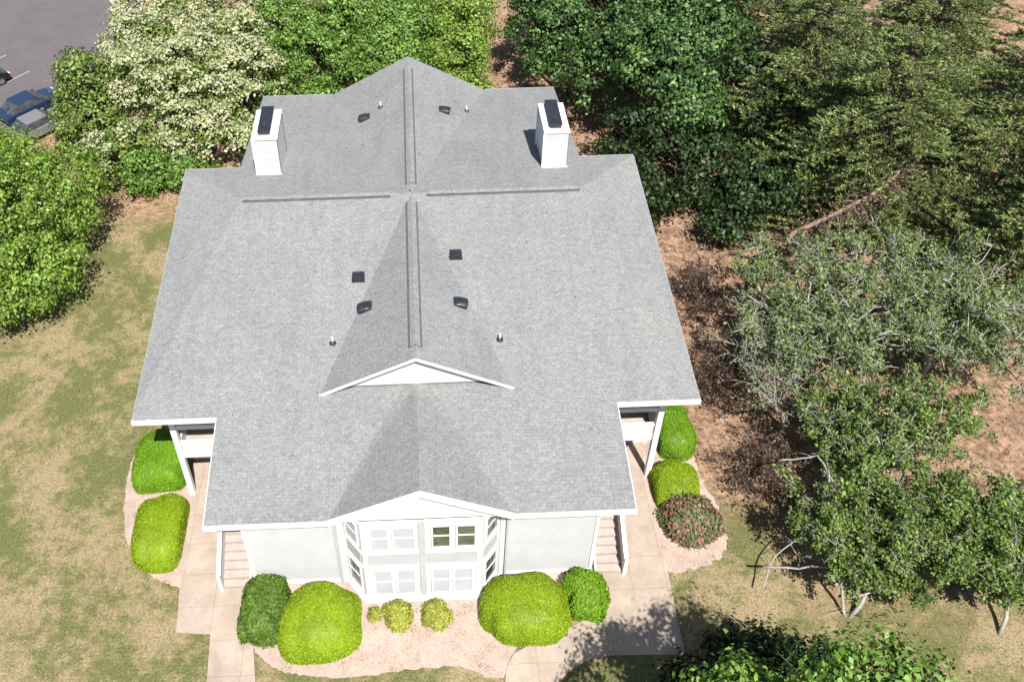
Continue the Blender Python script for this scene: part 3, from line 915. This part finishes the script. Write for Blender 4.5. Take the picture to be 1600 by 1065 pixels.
for x, y in ((-2.44, 8.16), (1.92, 8.3), (-2.43, -4.82), (-2.09, -6.55), (1.91, -3.78), (1.95, -6.56)):
    hood(x, y, 1.35)
for x, y in ((-1.55, 8.57), (3.2, 9.05), (-3.45, -8.1), (3.52, -8.22)):
    o_, dn, sd_, nv = oriented(x, y)
    pp = part(MB().cyl(o_ - Vector((0, 0, .05)), .045, .38, 12), 'vent_pipe', M['white'], ro)
    part(MB().tube([o_, o_ + nv * .03, o_ + Vector((0, 0, .12))], [.15, .13, .055], 14), 'pipe_boot', M['black'], house)

# ------------------------------------------------------------------ trimmed shrubs round the house
bush('trimmed_shrub', 'mid green clipped hedge beside the left porch post, above the lime green one', -11.55, -7.3, 1.3, 1.5, 1.35, M['lf_bush_mid'], 11, flatx=1.25, e=.62, group=None)
bush('trimmed_shrub', 'lime green half round clipped shrub at the left walkway', -10.95, -10.65, 1.22, 1.72, 1.3, M['lf_bush_lime'], 12, flatx=.95, e=.72)
bush('shrub', 'dark green boxy shrub between the left stairs and the big lime shrub', -6.25, -14.05, .95, 1.25, 1.25, M['lf_bush_dark'], 13, leaf=.11, n=6000, e=.62, rough=.05, spiky=.03)
bush('trimmed_shrub', 'big round lime shrub in front of the bay, left side', -4.08, -14.6, 1.78, 1.5, 1.35, M['lf_bush_lime'], 14, n=20000, e=.85)
bush('shrub', 'small yellow green shrub before the bay, left of its twin', -1.03, -14.4, .56, .52, .65, M['lf_bush_yel'], 15, leaf=.08, n=1800, e=.95, rough=.08, spiky=.04)
bush('shrub', 'small yellow green shrub before the bay, right of its twin', .47, -14.42, .56, .52, .65, M['lf_bush_yel'], 16, leaf=.08, n=1800, e=.95, rough=.08, spiky=.04)
bush('shrub', 'tiny yellow plant left of the two small yellow shrubs', -1.95, -14.3, .24, .24, .35, M['lf_bush_yel'], 17, leaf=.08, n=350, e=.95, rough=.1, spiky=.05)
bush('trimmed_shrub', 'big oval bright green shrub in front of the bay, right side', 3.95, -14.4, 1.82, 1.38, 1.35, M['lf_bush_lime'], 18, n=20000, e=.78)
bush('shrub', 'darker green shrub touching the right stairs foot', 6.38, -13.95, .85, .95, 1.15, M['lf_bush_mid'], 19, leaf=.1, n=6000, e=.75, rough=.05, spiky=.03)
bush('trimmed_shrub', 'tall mid green clipped hedge beside the right porch post', 11.55, -6.8, .95, 1.4, 1.3, M['lf_bush_mid'], 20, flatmin=-.75, e=.62)
bush('trimmed_shrub', 'lime clipped shrub behind the red leaved shrub', 11.05, -9.4, 1.1, 1.05, 1.1, M['lf_bush_lime'], 21, flatmin=-.98, e=.7)
bush('red_shrub', 'loose red and green leaved shrub at the right walkway', 11.3, -11.0, 1.15, 1.08, 1.1, M['lf_red'], 22, leaf=.13, n=5000, e=.9, rough=.07, spiky=.09)

# ------------------------------------------------------------------ trees to the left and behind
leafy_tree('deciduous_tree', 'big bright green tree at the left edge over the lawn', (-22.5, 5.2, 0),
           [(-22.6, 5.5, 4.6, 4.6, 5.2, 3.4), (-19.6, 3.2, 3.0, 2.6, 3.2, 2.4), (-19.6, 7.6, 3.6, 2.6, 3.0, 2.6), (-22.8, .9, 3.0, 3.4, 2.4, 2.4), (-25.5, 9, 4, 3, 3, 3), (-26, 3, 4, 3, 4, 3), (-26.8, 11.6, 4.2, 2.8, 2.6, 2.8), (-28.0, 13.8, 4.4, 2.6, 2.2, 2.6), (-23.6, 10.6, 3.6, 2.2, 2.2, 2.4)],
           M['lf_bright'], 31, clumps=900, per=120, cr=.75, size=.165, r0=.25, low=-.9)
leafy_tree('flowering_tree', 'tree covered in cream blossom behind the left chimney', (-13.6, 17.0, 0),
           [(-13.6, 17.8, 4.0, 4.0, 3.8, 2.8), (-17.0, 18.5, 3.6, 2.6, 3.2, 2.4), (-10.6, 18.0, 3.8, 2.6, 3.2, 2.6), (-12.5, 13.8, 2.3, 3.6, 2.0, 2.0), (-16.0, 21.5, 4.0, 3.0, 2.6, 2.4), (-11.8, 21.5, 4, 3, 2.6, 2.4), (-15.5, 25.0, 4, 3.2, 2.8, 2.6), (-18.6, 22.4, 3.6, 2.4, 2.6, 2.2), (-18.8, 26.4, 3.6, 2.4, 2.6, 2.2), (-11.2, 25.5, 4, 3.2, 2.8, 2.6)],
           M['lf_olive'], 32, clumps=620, per=60, cr=.7, size=.2, extra=(M['lf_blossom'], 1.1, .17, 50), low=-.8)
leafy_tree('evergreen_tree', 'dark green pointed tree between the parking lot and the cream blossom tree', (-19.9, 16.3, 0),
           [(-19.9, 16.3, 2.6, 2.2, 2.4, 2.4), (-20.6, 17.0, 5.0, 1.4, 1.6, 2.2), (-20.8, 19.6, 3.4, 1.5, 1.6, 1.8), (-21.6, 17.8, 3.0, 1.5, 1.8, 2.0), (-21.3, 15.6, 2.2, 1.4, 1.4, 1.8), (-18.6, 14.6, 2.0, 1.7, 1.7, 1.7)],
           M['lf_olive'], 33, clumps=300, per=60, cr=.55, size=.2, low=-.8)
leafy_tree('bush_tree', 'pale tipped bushy tree between the left tree and the blossom tree', (-18.4, 12.2, 0),
           [(-18.7, 12.4, 2.2, 1.9, 1.7, 1.6), (-16.6, 13.6, 2.2, 1.8, 1.6, 1.8)], M['lf_olive'], 34, clumps=110, per=60, cr=.5, size=.18, r0=.09, extra=(M['lf_blossom'], .5, .16, 24), low=-.9)
leafy_tree('bush_tree', 'leafy green bush in front of the blossom tree at the lawn end', (-15.6, 12.0, 0),
           [(-16.2, 11.9, 1.5, 1.8, 1.4, 1.5), (-13.9, 12.2, 1.3, 1.6, 1.2, 1.3)], M['lf_fresh'], 35, clumps=170, per=60, cr=.5, size=.18, r0=.09, low=-.9)
leafy_tree('deciduous_tree', 'mid green tree behind the left back eave', (-6.4, 21.0, 0),
           [(-6.6, 20.6, 3.4, 3.0, 3.2, 2.8), (-8.6, 23.5, 3.8, 2.8, 3.2, 2.8), (-4.4, 24.0, 3.8, 3.0, 3.2, 3.0), (-7.4, 27.0, 4, 4, 2.8, 3), (-6.5, 18.2, 1.8, 3.0, 1.4, 1.5)],
           M['lf_fresh'], 36, clumps=520, per=100, cr=.7, size=.185, low=-.8)
leafy_tree('deciduous_tree', 'bright green tree behind the back gable peak', (-1.2, 20.6, 0),
           [(-1.4, 20.2, 3.4, 2.6, 3.0, 2.8), (-.6, 23.6, 4.0, 2.8, 3.0, 2.8), (-1.0, 17.8, 1.9, 2.6, 1.6, 1.6)],
           M['lf_fresh'], 37, clumps=330, per=100, cr=.7, size=.185, low=-.8)
leafy_tree('deciduous_tree', 'yellow green tree right of the back gable peak', (3.6, 20.8, 0),
           [(3.2, 20.6, 3.2, 2.3, 2.8, 2.6), (3.8, 23.8, 3.6, 2.6, 3.0, 2.6), (2.0, 27.4, 4, 4.2, 2.8, 3), (-2.6, 27.0, 4, 3, 2.8, 3), (4.3, 18.4, 1.6, 1.6, 1.5, 1.5)],
           M['lf_bright'], 38, clumps=420, per=100, cr=.65, size=.18, low=-.8)
leafy_tree('evergreen_tree', 'dark tree behind the right chimney, next to bare pine straw', (11.0, 20.2, 0),
           [(10.6, 19.8, 5.0, 2.8, 2.8, 3.0), (9.2, 22.6, 5.0, 2.6, 2.8, 3.0), (12.2, 16.8, 4.2, 2.2, 2.4, 2.4), (9.6, 17.6, 4.6, 1.8, 1.6, 1.4)],
           M['lf_maple'], 39, clumps=190, per=110, cr=.8, size=.22)
leafy_tree('deciduous_tree', 'broad leaved green tree right of the bare pine straw', (16.2, 15.2, 0),
           [(15.4, 14.0, 7.0, 3.2, 3.4, 2.6), (17.6, 17.0, 7.0, 3.2, 3.2, 3.0), (14.2, 17.2, 6.2, 2.6, 2.8, 2.6), (16.0, 11.2, 5.6, 2.0, 1.8, 1.8)],
           M['lf_maple'], 40, clumps=230, per=130, cr=.85, size=.23, r0=.24)
leafy_tree('evergreen_tree', 'very dark low tree by the right back roof corner', (15.2, 9.2, 0),
           [(15.0, 9.0, 3.0, 2.8, 2.6, 2.6), (13.4, 11.8, 3.0, 2.2, 2.0, 2.4), (17.8, 8.8, 2.6, 2.4, 2.6, 2.4), (13.3, 7.0, 1.8, 1.2, 1.4, 1.5)],
           M['lf_dark'], 41, clumps=170, per=70, cr=.7, size=.24, low=-.9)
leafy_tree('evergreen_tree', 'dark tree in the shade behind the broad leaved tree', (20.6, 13.5, 0),
           [(20.6, 13.5, 4.2, 3.0, 3.2, 3.4), (19.8, 18.5, 5.0, 3.2, 3.0, 3.4), (12.6, 23.4, 5, 3.4, 2.6, 3.4), (17.5, 22.5, 5.6, 3.6, 2.6, 3.6)],
           M['lf_dark'], 42, clumps=230, per=56, cr=.9, size=.28)

leafy_tree('evergreen_tree', 'shaded dark tree at the top edge right of the bare pine straw', (12.4, 26.5, 0),
           [(11.5, 26.5, 4.6, 3.4, 2.6, 3.4), (16.5, 27.5, 5, 3.6, 2.6, 3.6), (20.5, 23.5, 5, 3, 3, 3.4), (22.5, 29.0, 5, 3.6, 2.6, 3.4)], M['lf_dark'], 43, clumps=400, per=50, cr=.85, size=.28)
leafy_tree('evergreen_tree', 'low dark tree in front of the large pine near the leaning trunk', (19.4, 6.4, 0),
           [(19.4, 6.6, 2.8, 2.4, 2.2, 2.2), (17.6, 5.4, 1.8, 1.5, 1.2, 1.3), (21.5, 8.5, 3, 2.2, 2, 2.4)], M['lf_dark'], 44, clumps=220, per=56, cr=.6, size=.22, low=-.8)

# ------------------------------------------------------------------ pines
def pine(label, base, h, seed, reach=4.6, low=2.2, boughs=64, lean=(0, 0)):
    rng = np.random.default_rng(seed)
    t = thing('pine_tree', label, 'pine tree', site3(base))
    mb = MB()
    pts = [(lean[0] * (k / 6) ** 1.3, lean[1] * (k / 6) ** 1.3, h * k / 6 - .1) for k in range(7)]
    mb.tube(pts, [.24 * (1 - .85 * k / 6) for k in range(7)], 9)
    Q = []
    for i in range(boughs):
        wh = i // 5                  # whorls of five boughs with open air between them
        q = wh / max(1, boughs // 5 - 1)
        z = low + (h - low - .3) * q ** .9 + rng.uniform(-.12, .12)
        fr = z / h
        R = reach * (1 - fr) ** .62 * rng.uniform(.6, 1.15) + .5
        az = i * 1.2566 + wh * .7 + rng.uniform(-.25, .25)
        bx, by = lean[0] * fr ** 1.3, lean[1] * fr ** 1.3
        d = Vector((math.cos(az), math.sin(az), 0))
        sd2 = Vector((-d.y, d.x, 0))
        ax = []
        for k in range(7):
            u = k / 6
            ax.append(Vector((bx, by, z)) + d * R * u + Vector((0, 0, R * (.16 * u - .26 * u * u))) + sd2 * math.sin(u * 3 + i) * .12 * R)
        mb.tube(ax, [.06 * (1 - .85 * k / 6) + .006 for k in range(7)], 5)
        NT = int(6 + R * 1.7)
        for k in range(NT):
            u = .2 + .8 * (k + rng.uniform(0, 1)) / NT
            j = min(5, int(u * 6)); p = ax[j].lerp(ax[j + 1], u * 6 - j)
            sg = 1 if k % 2 else -1
            tl = (1.15 - .65 * u) * R * .36
            e = p + (d * .75 + sd2 * sg * .85).normalized() * tl + Vector((0, 0, rng.uniform(-.05, .06)))
            mb.tube([p, e], [.014, .005], 3)
            nT = max(4, int(tl / .12))
            for a in range(nT):
                c = p.lerp(e, (a + .5) / nT)
                Q.append((c, (e - p).normalized()))
    mb.build('trunk', M['bark'], t, smooth=True)
    n = len(Q)
    C = np.array([tuple(q[0]) for q in Q]); D = np.array([tuple(q[1]) for q in Q])
    K = 9
    C = np.repeat(C, K, 0); D = np.repeat(D, K, 0)
    dirs = D * .8 + rng.normal(size=C.shape) * np.array([.6, .6, .3]) + np.array([0, 0, .2])
    dirs /= np.linalg.norm(dirs, axis=1, keepdims=True)
    L = rng.uniform(.17, .32, (len(C), 1))
    sidev = np.cross(dirs, rng.normal(size=C.shape)); sidev /= np.linalg.norm(sidev, axis=1, keepdims=True)
    wv = .032
    P0 = C + rng.normal(size=C.shape) * .03
    V = np.stack([P0 - sidev * wv * .5, P0 + dirs * L * .6 - sidev * wv, P0 + dirs * L, P0 + dirs * L * .5 + sidev * wv], axis=1)
    quads_mesh('crown', V, M['lf_pine'], t)
    return t
pine('large olive pine with layered boughs in the upper right', (26.4, 6.6, 0), 12.5, 51, 8.6, 2.6, 50, (-1.0, .6))
pine('olive pine at the top edge behind the large pine', (23.6, 12.4, 0), 12.0, 52, 6.8, 2.4, 45)
pine('olive pine cut by the right edge of the photo', (33.0, 6.6, 0), 12.5, 53, 7.4, 2.4, 45)
pine('pine farthest back at the top right corner', (31.5, 14.5, 0), 12.0, 54, 7.0, 2.4, 50)
pine('pine at the right edge between the large pine and the grey twigged tree', (31.5, .8, 0), 10.5, 55, 6.4, 2.0, 50)
pine('pine in the top right corner cut by the frame', (40.5, 13.5, 0), 12, 58, 6.8, 2.2, 45)
pine('pine in the farthest top right row, left of two', (26.5, 20.0, 0), 12, 56, 6.6, 2.2, 50)
pine('pine in the farthest top right row, right of two', (36.5, 22.0, 0), 12, 57, 6.8, 2.2, 50)

# ------------------------------------------------------------------ sparse grey trees and dead wood
def twiggy(name, label, base, targets, m, seed, leaves=9000, size=.13, r0=.14, bark='bark_grey', spread=.75, depth_n=(7, 5), cat='tree', leafm='crown', lz=.0, fork=None):
    rng = np.random.default_rng(seed)
    base = site3(base); targets = [site3(q) for q in targets]; fork = site3(fork) if fork else None
    t = thing(name, label, cat, base)
    b = Vector(base)
    mb = MB()
    fk = Vector(fork) - b if fork else Vector((rng.uniform(-.2, .2), rng.uniform(-.2, .2), 1.2))
    mb.tube([(0, 0, -.1), fk * .5 + Vector((.08, -.05, 0)), fk], [r0 * 1.25, r0 * 1.05, r0 * .95], 8)
    LP = []
    for tg in targets:
        e = Vector(tg) - b
        L = (e - fk).length
        pts = [fk]
        for k in range(1, 6):
            u = k / 5
            pts.append(fk.lerp(e, u) + Vector((rng.normal() * .06 * L, rng.normal() * .06 * L, math.sin(u * 3.1) * .12 * L)) * (1 if k < 5 else 0))
        mb.tube(pts, [r0 * (.62 * (1 - u / 5.6)) for u in range(6)], 6)
        for a in range(depth_n[0]):
            u = rng.uniform(.25, 1.0); j = min(4, int(u * 5)); s0 = pts[j].lerp(pts[j + 1], u * 5 - j)
            dd = Vector(rng.normal(size=3).tolist()); dd.z = abs(dd.z) * .45; dd.normalize()
            l2 = rng.uniform(.5, 1.1) * spread * 1.6
            p1 = s0 + dd * l2 * .5 + Vector((0, 0, rng.uniform(-.1, .2) * l2)); p2 = s0 + dd * l2 + Vector(rng.normal(size=3).tolist()) * .12
            mb.tube([s0, p1, p2], [r0 * .22, r0 * .14, r0 * .06], 5)
            for c in range(depth_n[1]):
                v = rng.uniform(.15, 1); q0 = s0.lerp(p1, v * 2) if v < .5 else p1.lerp(p2, v * 2 - 1)
                d3 = (dd * .5 + Vector(rng.normal(size=3).tolist()) * .8).normalized()
                l3 = rng.uniform(.3, .8) * spread
                q1 = q0 + d3 * l3 * .5 + Vector((0, 0, .05)); q2 = q0 + d3 * l3
                mb.tube([q0, q1, q2], [.019, .014, .007], 3)
                LP.append((q0, q2))
    mb.build('trunk', M[bark], t, smooth=True)
    if leaves:
        A = np.array([tuple(p[0]) for p in LP]); B = np.array([tuple(p[1]) for p in LP])
        wgt = rng.uniform(0, 1, len(A)) ** 2.6 + .01
        idx = rng.choice(len(A), leaves, p=wgt / wgt.sum())
        u = rng.uniform(.1, 1.15, (leaves, 1))
        P = A[idx] * (1 - u) + B[idx] * u + rng.normal(size=(leaves, 3)) * .11
        quads_mesh(leafm, leaf_quads(P, rng, size, .6, None, up=.5), m, t)
    return t

def ring(cx, cy, cz, rx, ry, rz, n, seed):
    rng = np.random.default_rng(seed)
    out = []
    for i in range(n):
        a = i * 2.4; r = math.sqrt((i + .5) / n)
        out.append((cx + rx * r * math.cos(a), cy + ry * r * math.sin(a), cz + rz * (1 - r * r) + rng.uniform(-.5, .5)))
    return out
twiggy('sparse_tree', 'thinly leaved grey twigged tree right of the house', (18.2, -4.2, 0), ring(19.4, -3.2, 4.2, 5.0, 4.6, 1.6, 28, 1), M['lf_sparse'], 61, 27000, .14, .17, depth_n=(13, 8), spread=.8)
twiggy('sparse_tree', 'grey twigged tree under the large pine at the right edge', (24.6, -3.8, 0), ring(25.0, -3.6, 4.4, 4.6, 5.6, 1.6, 28, 2), M['lf_sparse'], 62, 27000, .14, .17, depth_n=(13, 8), spread=.8)
twiggy('sparse_tree', 'small leaved green tree with open crown above bare brown ground', (18.6, -9.6, 0), ring(19.6, -9.0, 3.5, 4.2, 3.0, 1.4, 22, 3), M['lf_loose'], 63, 26000, .14, .14, depth_n=(10, 7))
twiggy('sparse_tree', 'green tree with twisted grey trunk in the lower right', (21.9, -16.0, 0), ring(21.6, -13.5, 2.9, 3.8, 2.1, 1.5, 24, 4), M['lf_loose'], 64, 36000, .14, .075, depth_n=(10, 7), fork=(22.3, -15.1, 1.1))
twiggy('sparse_tree', 'dense green tree with pale dead lower branches by the lower lawn', (16.5, -15.1, 0), ring(17.9, -12.9, 2.7, 3.9, 2.3, 1.6, 24, 5), M['lf_loose'], 65, 36000, .14, .08, depth_n=(10, 7), fork=(17.2, -14.5, .8))

twiggy('bare_tree', 'nearly leafless grey tree leaning over the ground right of the roof edge', (16.8, -6.6, 0), ring(15.6, -5.6, 3.6, 2.3, 4.0, .8, 12, 9), M['lf_sparse'], 69, 2500, .12, .09, depth_n=(10, 6), spread=.8, fork=(16.4, -6.3, 1.4))
twiggy('bare_shrub', 'low brown tangle of dry twigs on the pine straw behind the right hedge', (14.3, -4.6, 0), ring(14.6, -4.4, 1.0, 2.3, 2.2, .5, 12, 6), M['lf_brown'], 66, 1500, .12, .05, bark='bark', spread=.7, depth_n=(8, 6), cat='shrub', fork=(14.3, -4.6, .3))
twiggy('bare_shrub', 'low brown tangle of dry twigs right of the red leaved shrub', (14.6, -9.0, 0), ring(15.0, -9.4, .9, 2.0, 2.2, .5, 12, 7), M['lf_brown'], 67, 1500, .12, .05, bark='bark', spread=.7, depth_n=(8, 6), cat='shrub', fork=(14.6, -9.0, .3))
twiggy('bare_shrub', 'low brown tangle of dry twigs between the roof edge and the grey twigged tree', (14.6, 1.2, 0), ring(14.9, 1.0, 1.0, 1.8, 2.2, .5, 12, 8), M['lf_brown'], 68, 1500, .12, .05, bark='bark', spread=.7, depth_n=(8, 6), cat='shrub', fork=(14.6, 1.2, .3))

# bare pale branches
dd = thing('dead_tree', 'bare pale dead tree with right angled branches beside the green lower tree', 'dead tree', site3((16.35, -15.05, 0)))
mb = MB()
o0 = Vector(site3((16.35, -15.05, 0)))
segs = [([(16.35, -15.05, -.05), (16.2, -14.6, .8), (15.95, -14.1, 1.9)], .075),
        ([(13.34, -13.61, 1.2), (14.6, -13.9, 1.5), (15.95, -14.1, 1.9), (17.2, -14.1, 2.05), (18.26, -14.06, 2.1)], .045),
        ([(15.95, -14.1, 1.9), (15.9, -12.6, 3.2), (16.1, -11.4, 4.0)], .05),
        ([(14.52, -10.5, 3.5), (15.3, -10.7, 3.9), (15.8, -10.8, 4.2), (16.21, -11.67, 3.8)], .04),
        ([(13.22, -14.25, .8), (13.98, -13.2, 1.2), (15.02, -12.77, 1.8), (15.86, -12.9, 2.9)], .035),
        ([(14.6, -12.95, 1.55), (14.9, -13.4, 1.3)], .02), ([(15.02, -12.77, 1.8), (15.2, -13.5, 1.6)], .02),
        ([(16.5, -14.7, .7), (17.6, -14.6, 1.1), (18.1, -14.2, 1.6), (17.9, -13.4, 2.4)], .05),
        ([(16.9, -14.1, 2.0), (17.4, -13.4, 2.6), (18.2, -12.6, 3.0)], .03),
        ([(18.33, -8.79, 4.0), (18.62, -10.03, 4.0), (18.8, -11.4, 3.4), (17.9, -13.4, 2.4)], .04)]
rr = np.random.default_rng(7)
for pts, r0 in segs:
    P = [Vector(site3(p)) - o0 for p in pts]
    fine = []
    for a, b in zip(P[:-1], P[1:]):
        for k in range(3): fine.append(a.lerp(b, k / 3) + Vector(rr.normal(size=3).tolist()) * .035 * (k > 0))
    fine.append(P[-1])
    mb.tube(fine, [r0 * (1 - .45 * i / len(fine)) for i in range(len(fine))], 6)
    for k in range(5):
        c = fine[int(rr.integers(1, len(fine)))]
        e = c + Vector(rr.normal(size=3).tolist()) * .35
        mb.tube([c, c.lerp(e, .5) + Vector((0, 0, .04)), e], [.014, .01, .004], 4)
mb.build('trunk', M['bark_grey'], dd, smooth=True)

dl = thing('dead_tree', 'leaning pinkish bare trunk with dry brown needles under the large pine', 'dead tree', site3((17.6, .6, 0)))
mb = MB()
ln = [Vector(site3(p)) - Vector(site3((17.6, .6, 0))) for p in [(17.6, .6, -.1), (18.2, 1.2, 1.8), (19.4, 2.0, 4.0), (21.4, 2.2, 5.0), (23.3, 2.7, 5.8), (24.6, 3.3, 6.5), (25.6, 4.4, 7.3)]]
mb.tube(ln, [.17, .15, .13, .115, .10, .08, .05], 8)
LP = []
rr = np.random.default_rng(8)
for k in range(70):
    u = rr.uniform(1.6, 5.9); j = int(u); c = ln[j].lerp(ln[j + 1], u - j)
    e = c + Vector((rr.normal() * .6, rr.normal() * .6 - .3, -abs(rr.normal()) * .7 + .3))
    mb.tube([c, c.lerp(e, .5) + Vector((0, 0, .08)), e], [.03, .018, .006], 4)
    LP += [c.lerp(e, rr.uniform(.3, 1.1)) + Vector(rr.normal(size=3).tolist()) * .12 for _ in range(40)]
mb.build('trunk', M['bark_pink'], dl, smooth=True)
P = np.array([tuple(p) for p in LP])
quads_mesh('dry_needles', leaf_quads(P, rr, .16, .25), M['lf_brown'], dl)

# foreground tree, mostly below the frame
leafy_tree('deciduous_tree', 'fresh green tree top poking in at the bottom edge', (12.0, -22.5, 0),
           [(11.4, -22.3, 7.8, 3.0, 2.2, 2.0), (14.4, -22.0, 6.0, 2.2, 1.7, 1.6), (9.2, -22.4, 7.4, 2.0, 1.8, 1.6), (12.0, -23.5, 8.5, 3.2, 3, 2.4), (8.6, -22.0, 8.6, 2.4, 2.0, 1.6), (11.5, -22.0, 10.6, 2.4, 1.8, 1.4), (16.4, -21.6, 4.6, 1.5, 1.3, 1.4)],
           M['lf_fresh'], 70, clumps=380, per=90, cr=.6, size=.18, r0=.22)
leafy_tree('evergreen_tree', 'very dark leaf mass added as the shade of the fresh green tree top', (11.2, -18.2, 0),  # dark crown added to stand in for the foreground tree's shaded side and shadow
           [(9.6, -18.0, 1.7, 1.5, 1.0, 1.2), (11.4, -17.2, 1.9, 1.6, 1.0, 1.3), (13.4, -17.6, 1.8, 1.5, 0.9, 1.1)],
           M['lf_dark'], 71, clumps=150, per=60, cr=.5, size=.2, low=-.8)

rng = np.random.default_rng(123)
pts = []
for k in range(260):
    x, y = rng.uniform(-10.5, 10.5), rng.uniform(-15, 11)
    if abs(x) > 7.6 and (y < -11 or y > 2.9): continue
    if abs(x) > 8.0: continue
    pts.append((x, y, roof_z(x, y) + .03))
V = leaf_quads(np.array(pts), rng, .09, .45, None, up=2.0, jit=.4)
tag(quads_mesh('leaf_debris', V, M['lf_brown']), 'scattered fallen leaves lying on the grey shingle roof', 'litter', kind='stuff')

# ------------------------------------------------------------------ parked cars
def car(label, x, y, rz, body):
    t = thing('parked_car', label, 'car', (x, y, 0), rz, group='cars in the parking lot')
    # x forward; profile of body and greenhouse
    def sect(prof, hw, top_in=0.0):
        return [(px, -hw + (top_in if pz > .95 else 0), pz) for px, pz in prof], [(px, hw - (top_in if pz > .95 else 0), pz) for px, pz in prof]
    prof = [(-2.2, .35), (-2.25, .6), (-2.2, .92), (-1.5, .97), (.95, .97), (1.7, .88), (2.15, .72), (2.22, .5), (2.15, .3)]
    a, b = sect(prof, .88)
    MB().prism(a, b).build('body', body, t, smooth=False, bevel=.07)
    cab = MB()
    lo = [(-1.75, .95), (1.05, .95)]; 
    vs = []
    for px, pz, hw in ((-1.75, .95, .82), (1.08, .95, .82), (.25, 1.42, .66), (-1.15, 1.42, .66)):
        vs += [(px, -hw, pz), (px, hw, pz)]
    cab.add(vs, [(0, 2, 4, 6), (1, 7, 5, 3), (2, 3, 5, 4), (6, 4, 5, 7), (0, 6, 7, 1), (0, 1, 3, 2)])
    cab.build('windows', M['glass_dark'], t, bevel=.03)
    MB().box(-1.2, .3, -.67, .67, 1.41, 1.46).build('roof_panel', body, t, bevel=.02)
    for px in (-1.35, 1.4):
        for sy in (-1, 1):
            wv = MB().tube([(px, sy * .72, .32), (px, sy * .9, .32)], [.32, .32], 20).build('wheel', M['tyre'], t)
            MB().tube([(px, sy * .86, .32), (px, sy * .91, .32)], [.2, .19], 14).build('rim', M['rim'], wv)
    for sy in (-1, 1):
        MB().box(2.05, 2.2, sy * .72 - .14, sy * .72 + .14, .58, .72).build('headlight', M['lamp'], t, bevel=.03)
        MB().box(.75, .95, sy * .95 - .09, sy * .95 + .09, .95, 1.08).build('mirror', body, t, bevel=.02)
    return t
az = math.radians(48)
def nose(px, py):
    px, py = site(px, py)
    return px - 2.2 * math.cos(az), py - 2.2 * math.sin(az)
car('blue car half hidden behind the left tree', *nose(-24.7, 22.2), az, M['car_blue'])
car('silver car beside the blue car, mostly under the trees', *nose(-23.3, 19.9), az, M['car_silver'])
car('black car with only its nose showing at the left edge', *nose(-29.5, 25.3), az, M['car_black'])

# ------------------------------------------------------------------ grass tufts and needle litter
rng = np.random.default_rng(99)
def inside(pts, poly):
    x, y = pts[:, 0], pts[:, 1]
    c = np.zeros(len(pts), bool)
    n = len(poly)
    for i in range(n):
        x1, y1 = poly[i]; x2, y2 = poly[(i + 1) % n]
        cond = ((y1 > y) != (y2 > y)) & (x < (x2 - x1) * (y - y1) / (y2 - y1 + 1e-12) + x1)
        c ^= cond
    return c
polys = [[(v.co.x, v.co.y) for v in o.data.vertices][:(len(o.data.vertices) // (2 if o.name.startswith('concrete') else 1))] for o in bpy.data.objects if o.name.startswith(('mulch_bed', 'concrete_path'))]
n = 60000
P = np.stack([rng.uniform(-22, 25, n), rng.uniform(-21, 14, n), np.full(n, .02)], axis=1)
ok = ~((np.abs(P[:, 0]) < 10.6) & (P[:, 1] > -14.8) & (P[:, 1] < 12))
ok &= ~((P[:, 0] > 10) & (P[:, 1] > -12))
for pl in polys: ok &= ~inside(P, pl)
P = P[ok]
V = leaf_quads(P, rng, .11, .22, None, up=.0, jit=1.0)
V[:, :, 2] = np.maximum(V[:, :, 2], .005)
tag(quads_mesh('grass', V, M['lf_grass']), 'short dry and green grass of the patchy lawn', 'grass', kind='stuff')
n = 30000
P = np.stack([rng.uniform(-14, 30, n), rng.uniform(-14, 26, n), np.full(n, .015)], axis=1)
ok = ((P[:, 0] > 10.8) | (P[:, 1] > 12.5))
for pl in polys: ok &= ~inside(P, pl)
P = P[ok]
V = leaf_quads(P, rng, .16, .22, None, up=1.5, jit=.5)
V[:, :, 2] = np.maximum(V[:, :, 2], .005)
tag(quads_mesh('needle_litter', V, M['lf_straw']), 'orange brown pine needle litter on the ground under the trees', 'litter', kind='stuff')
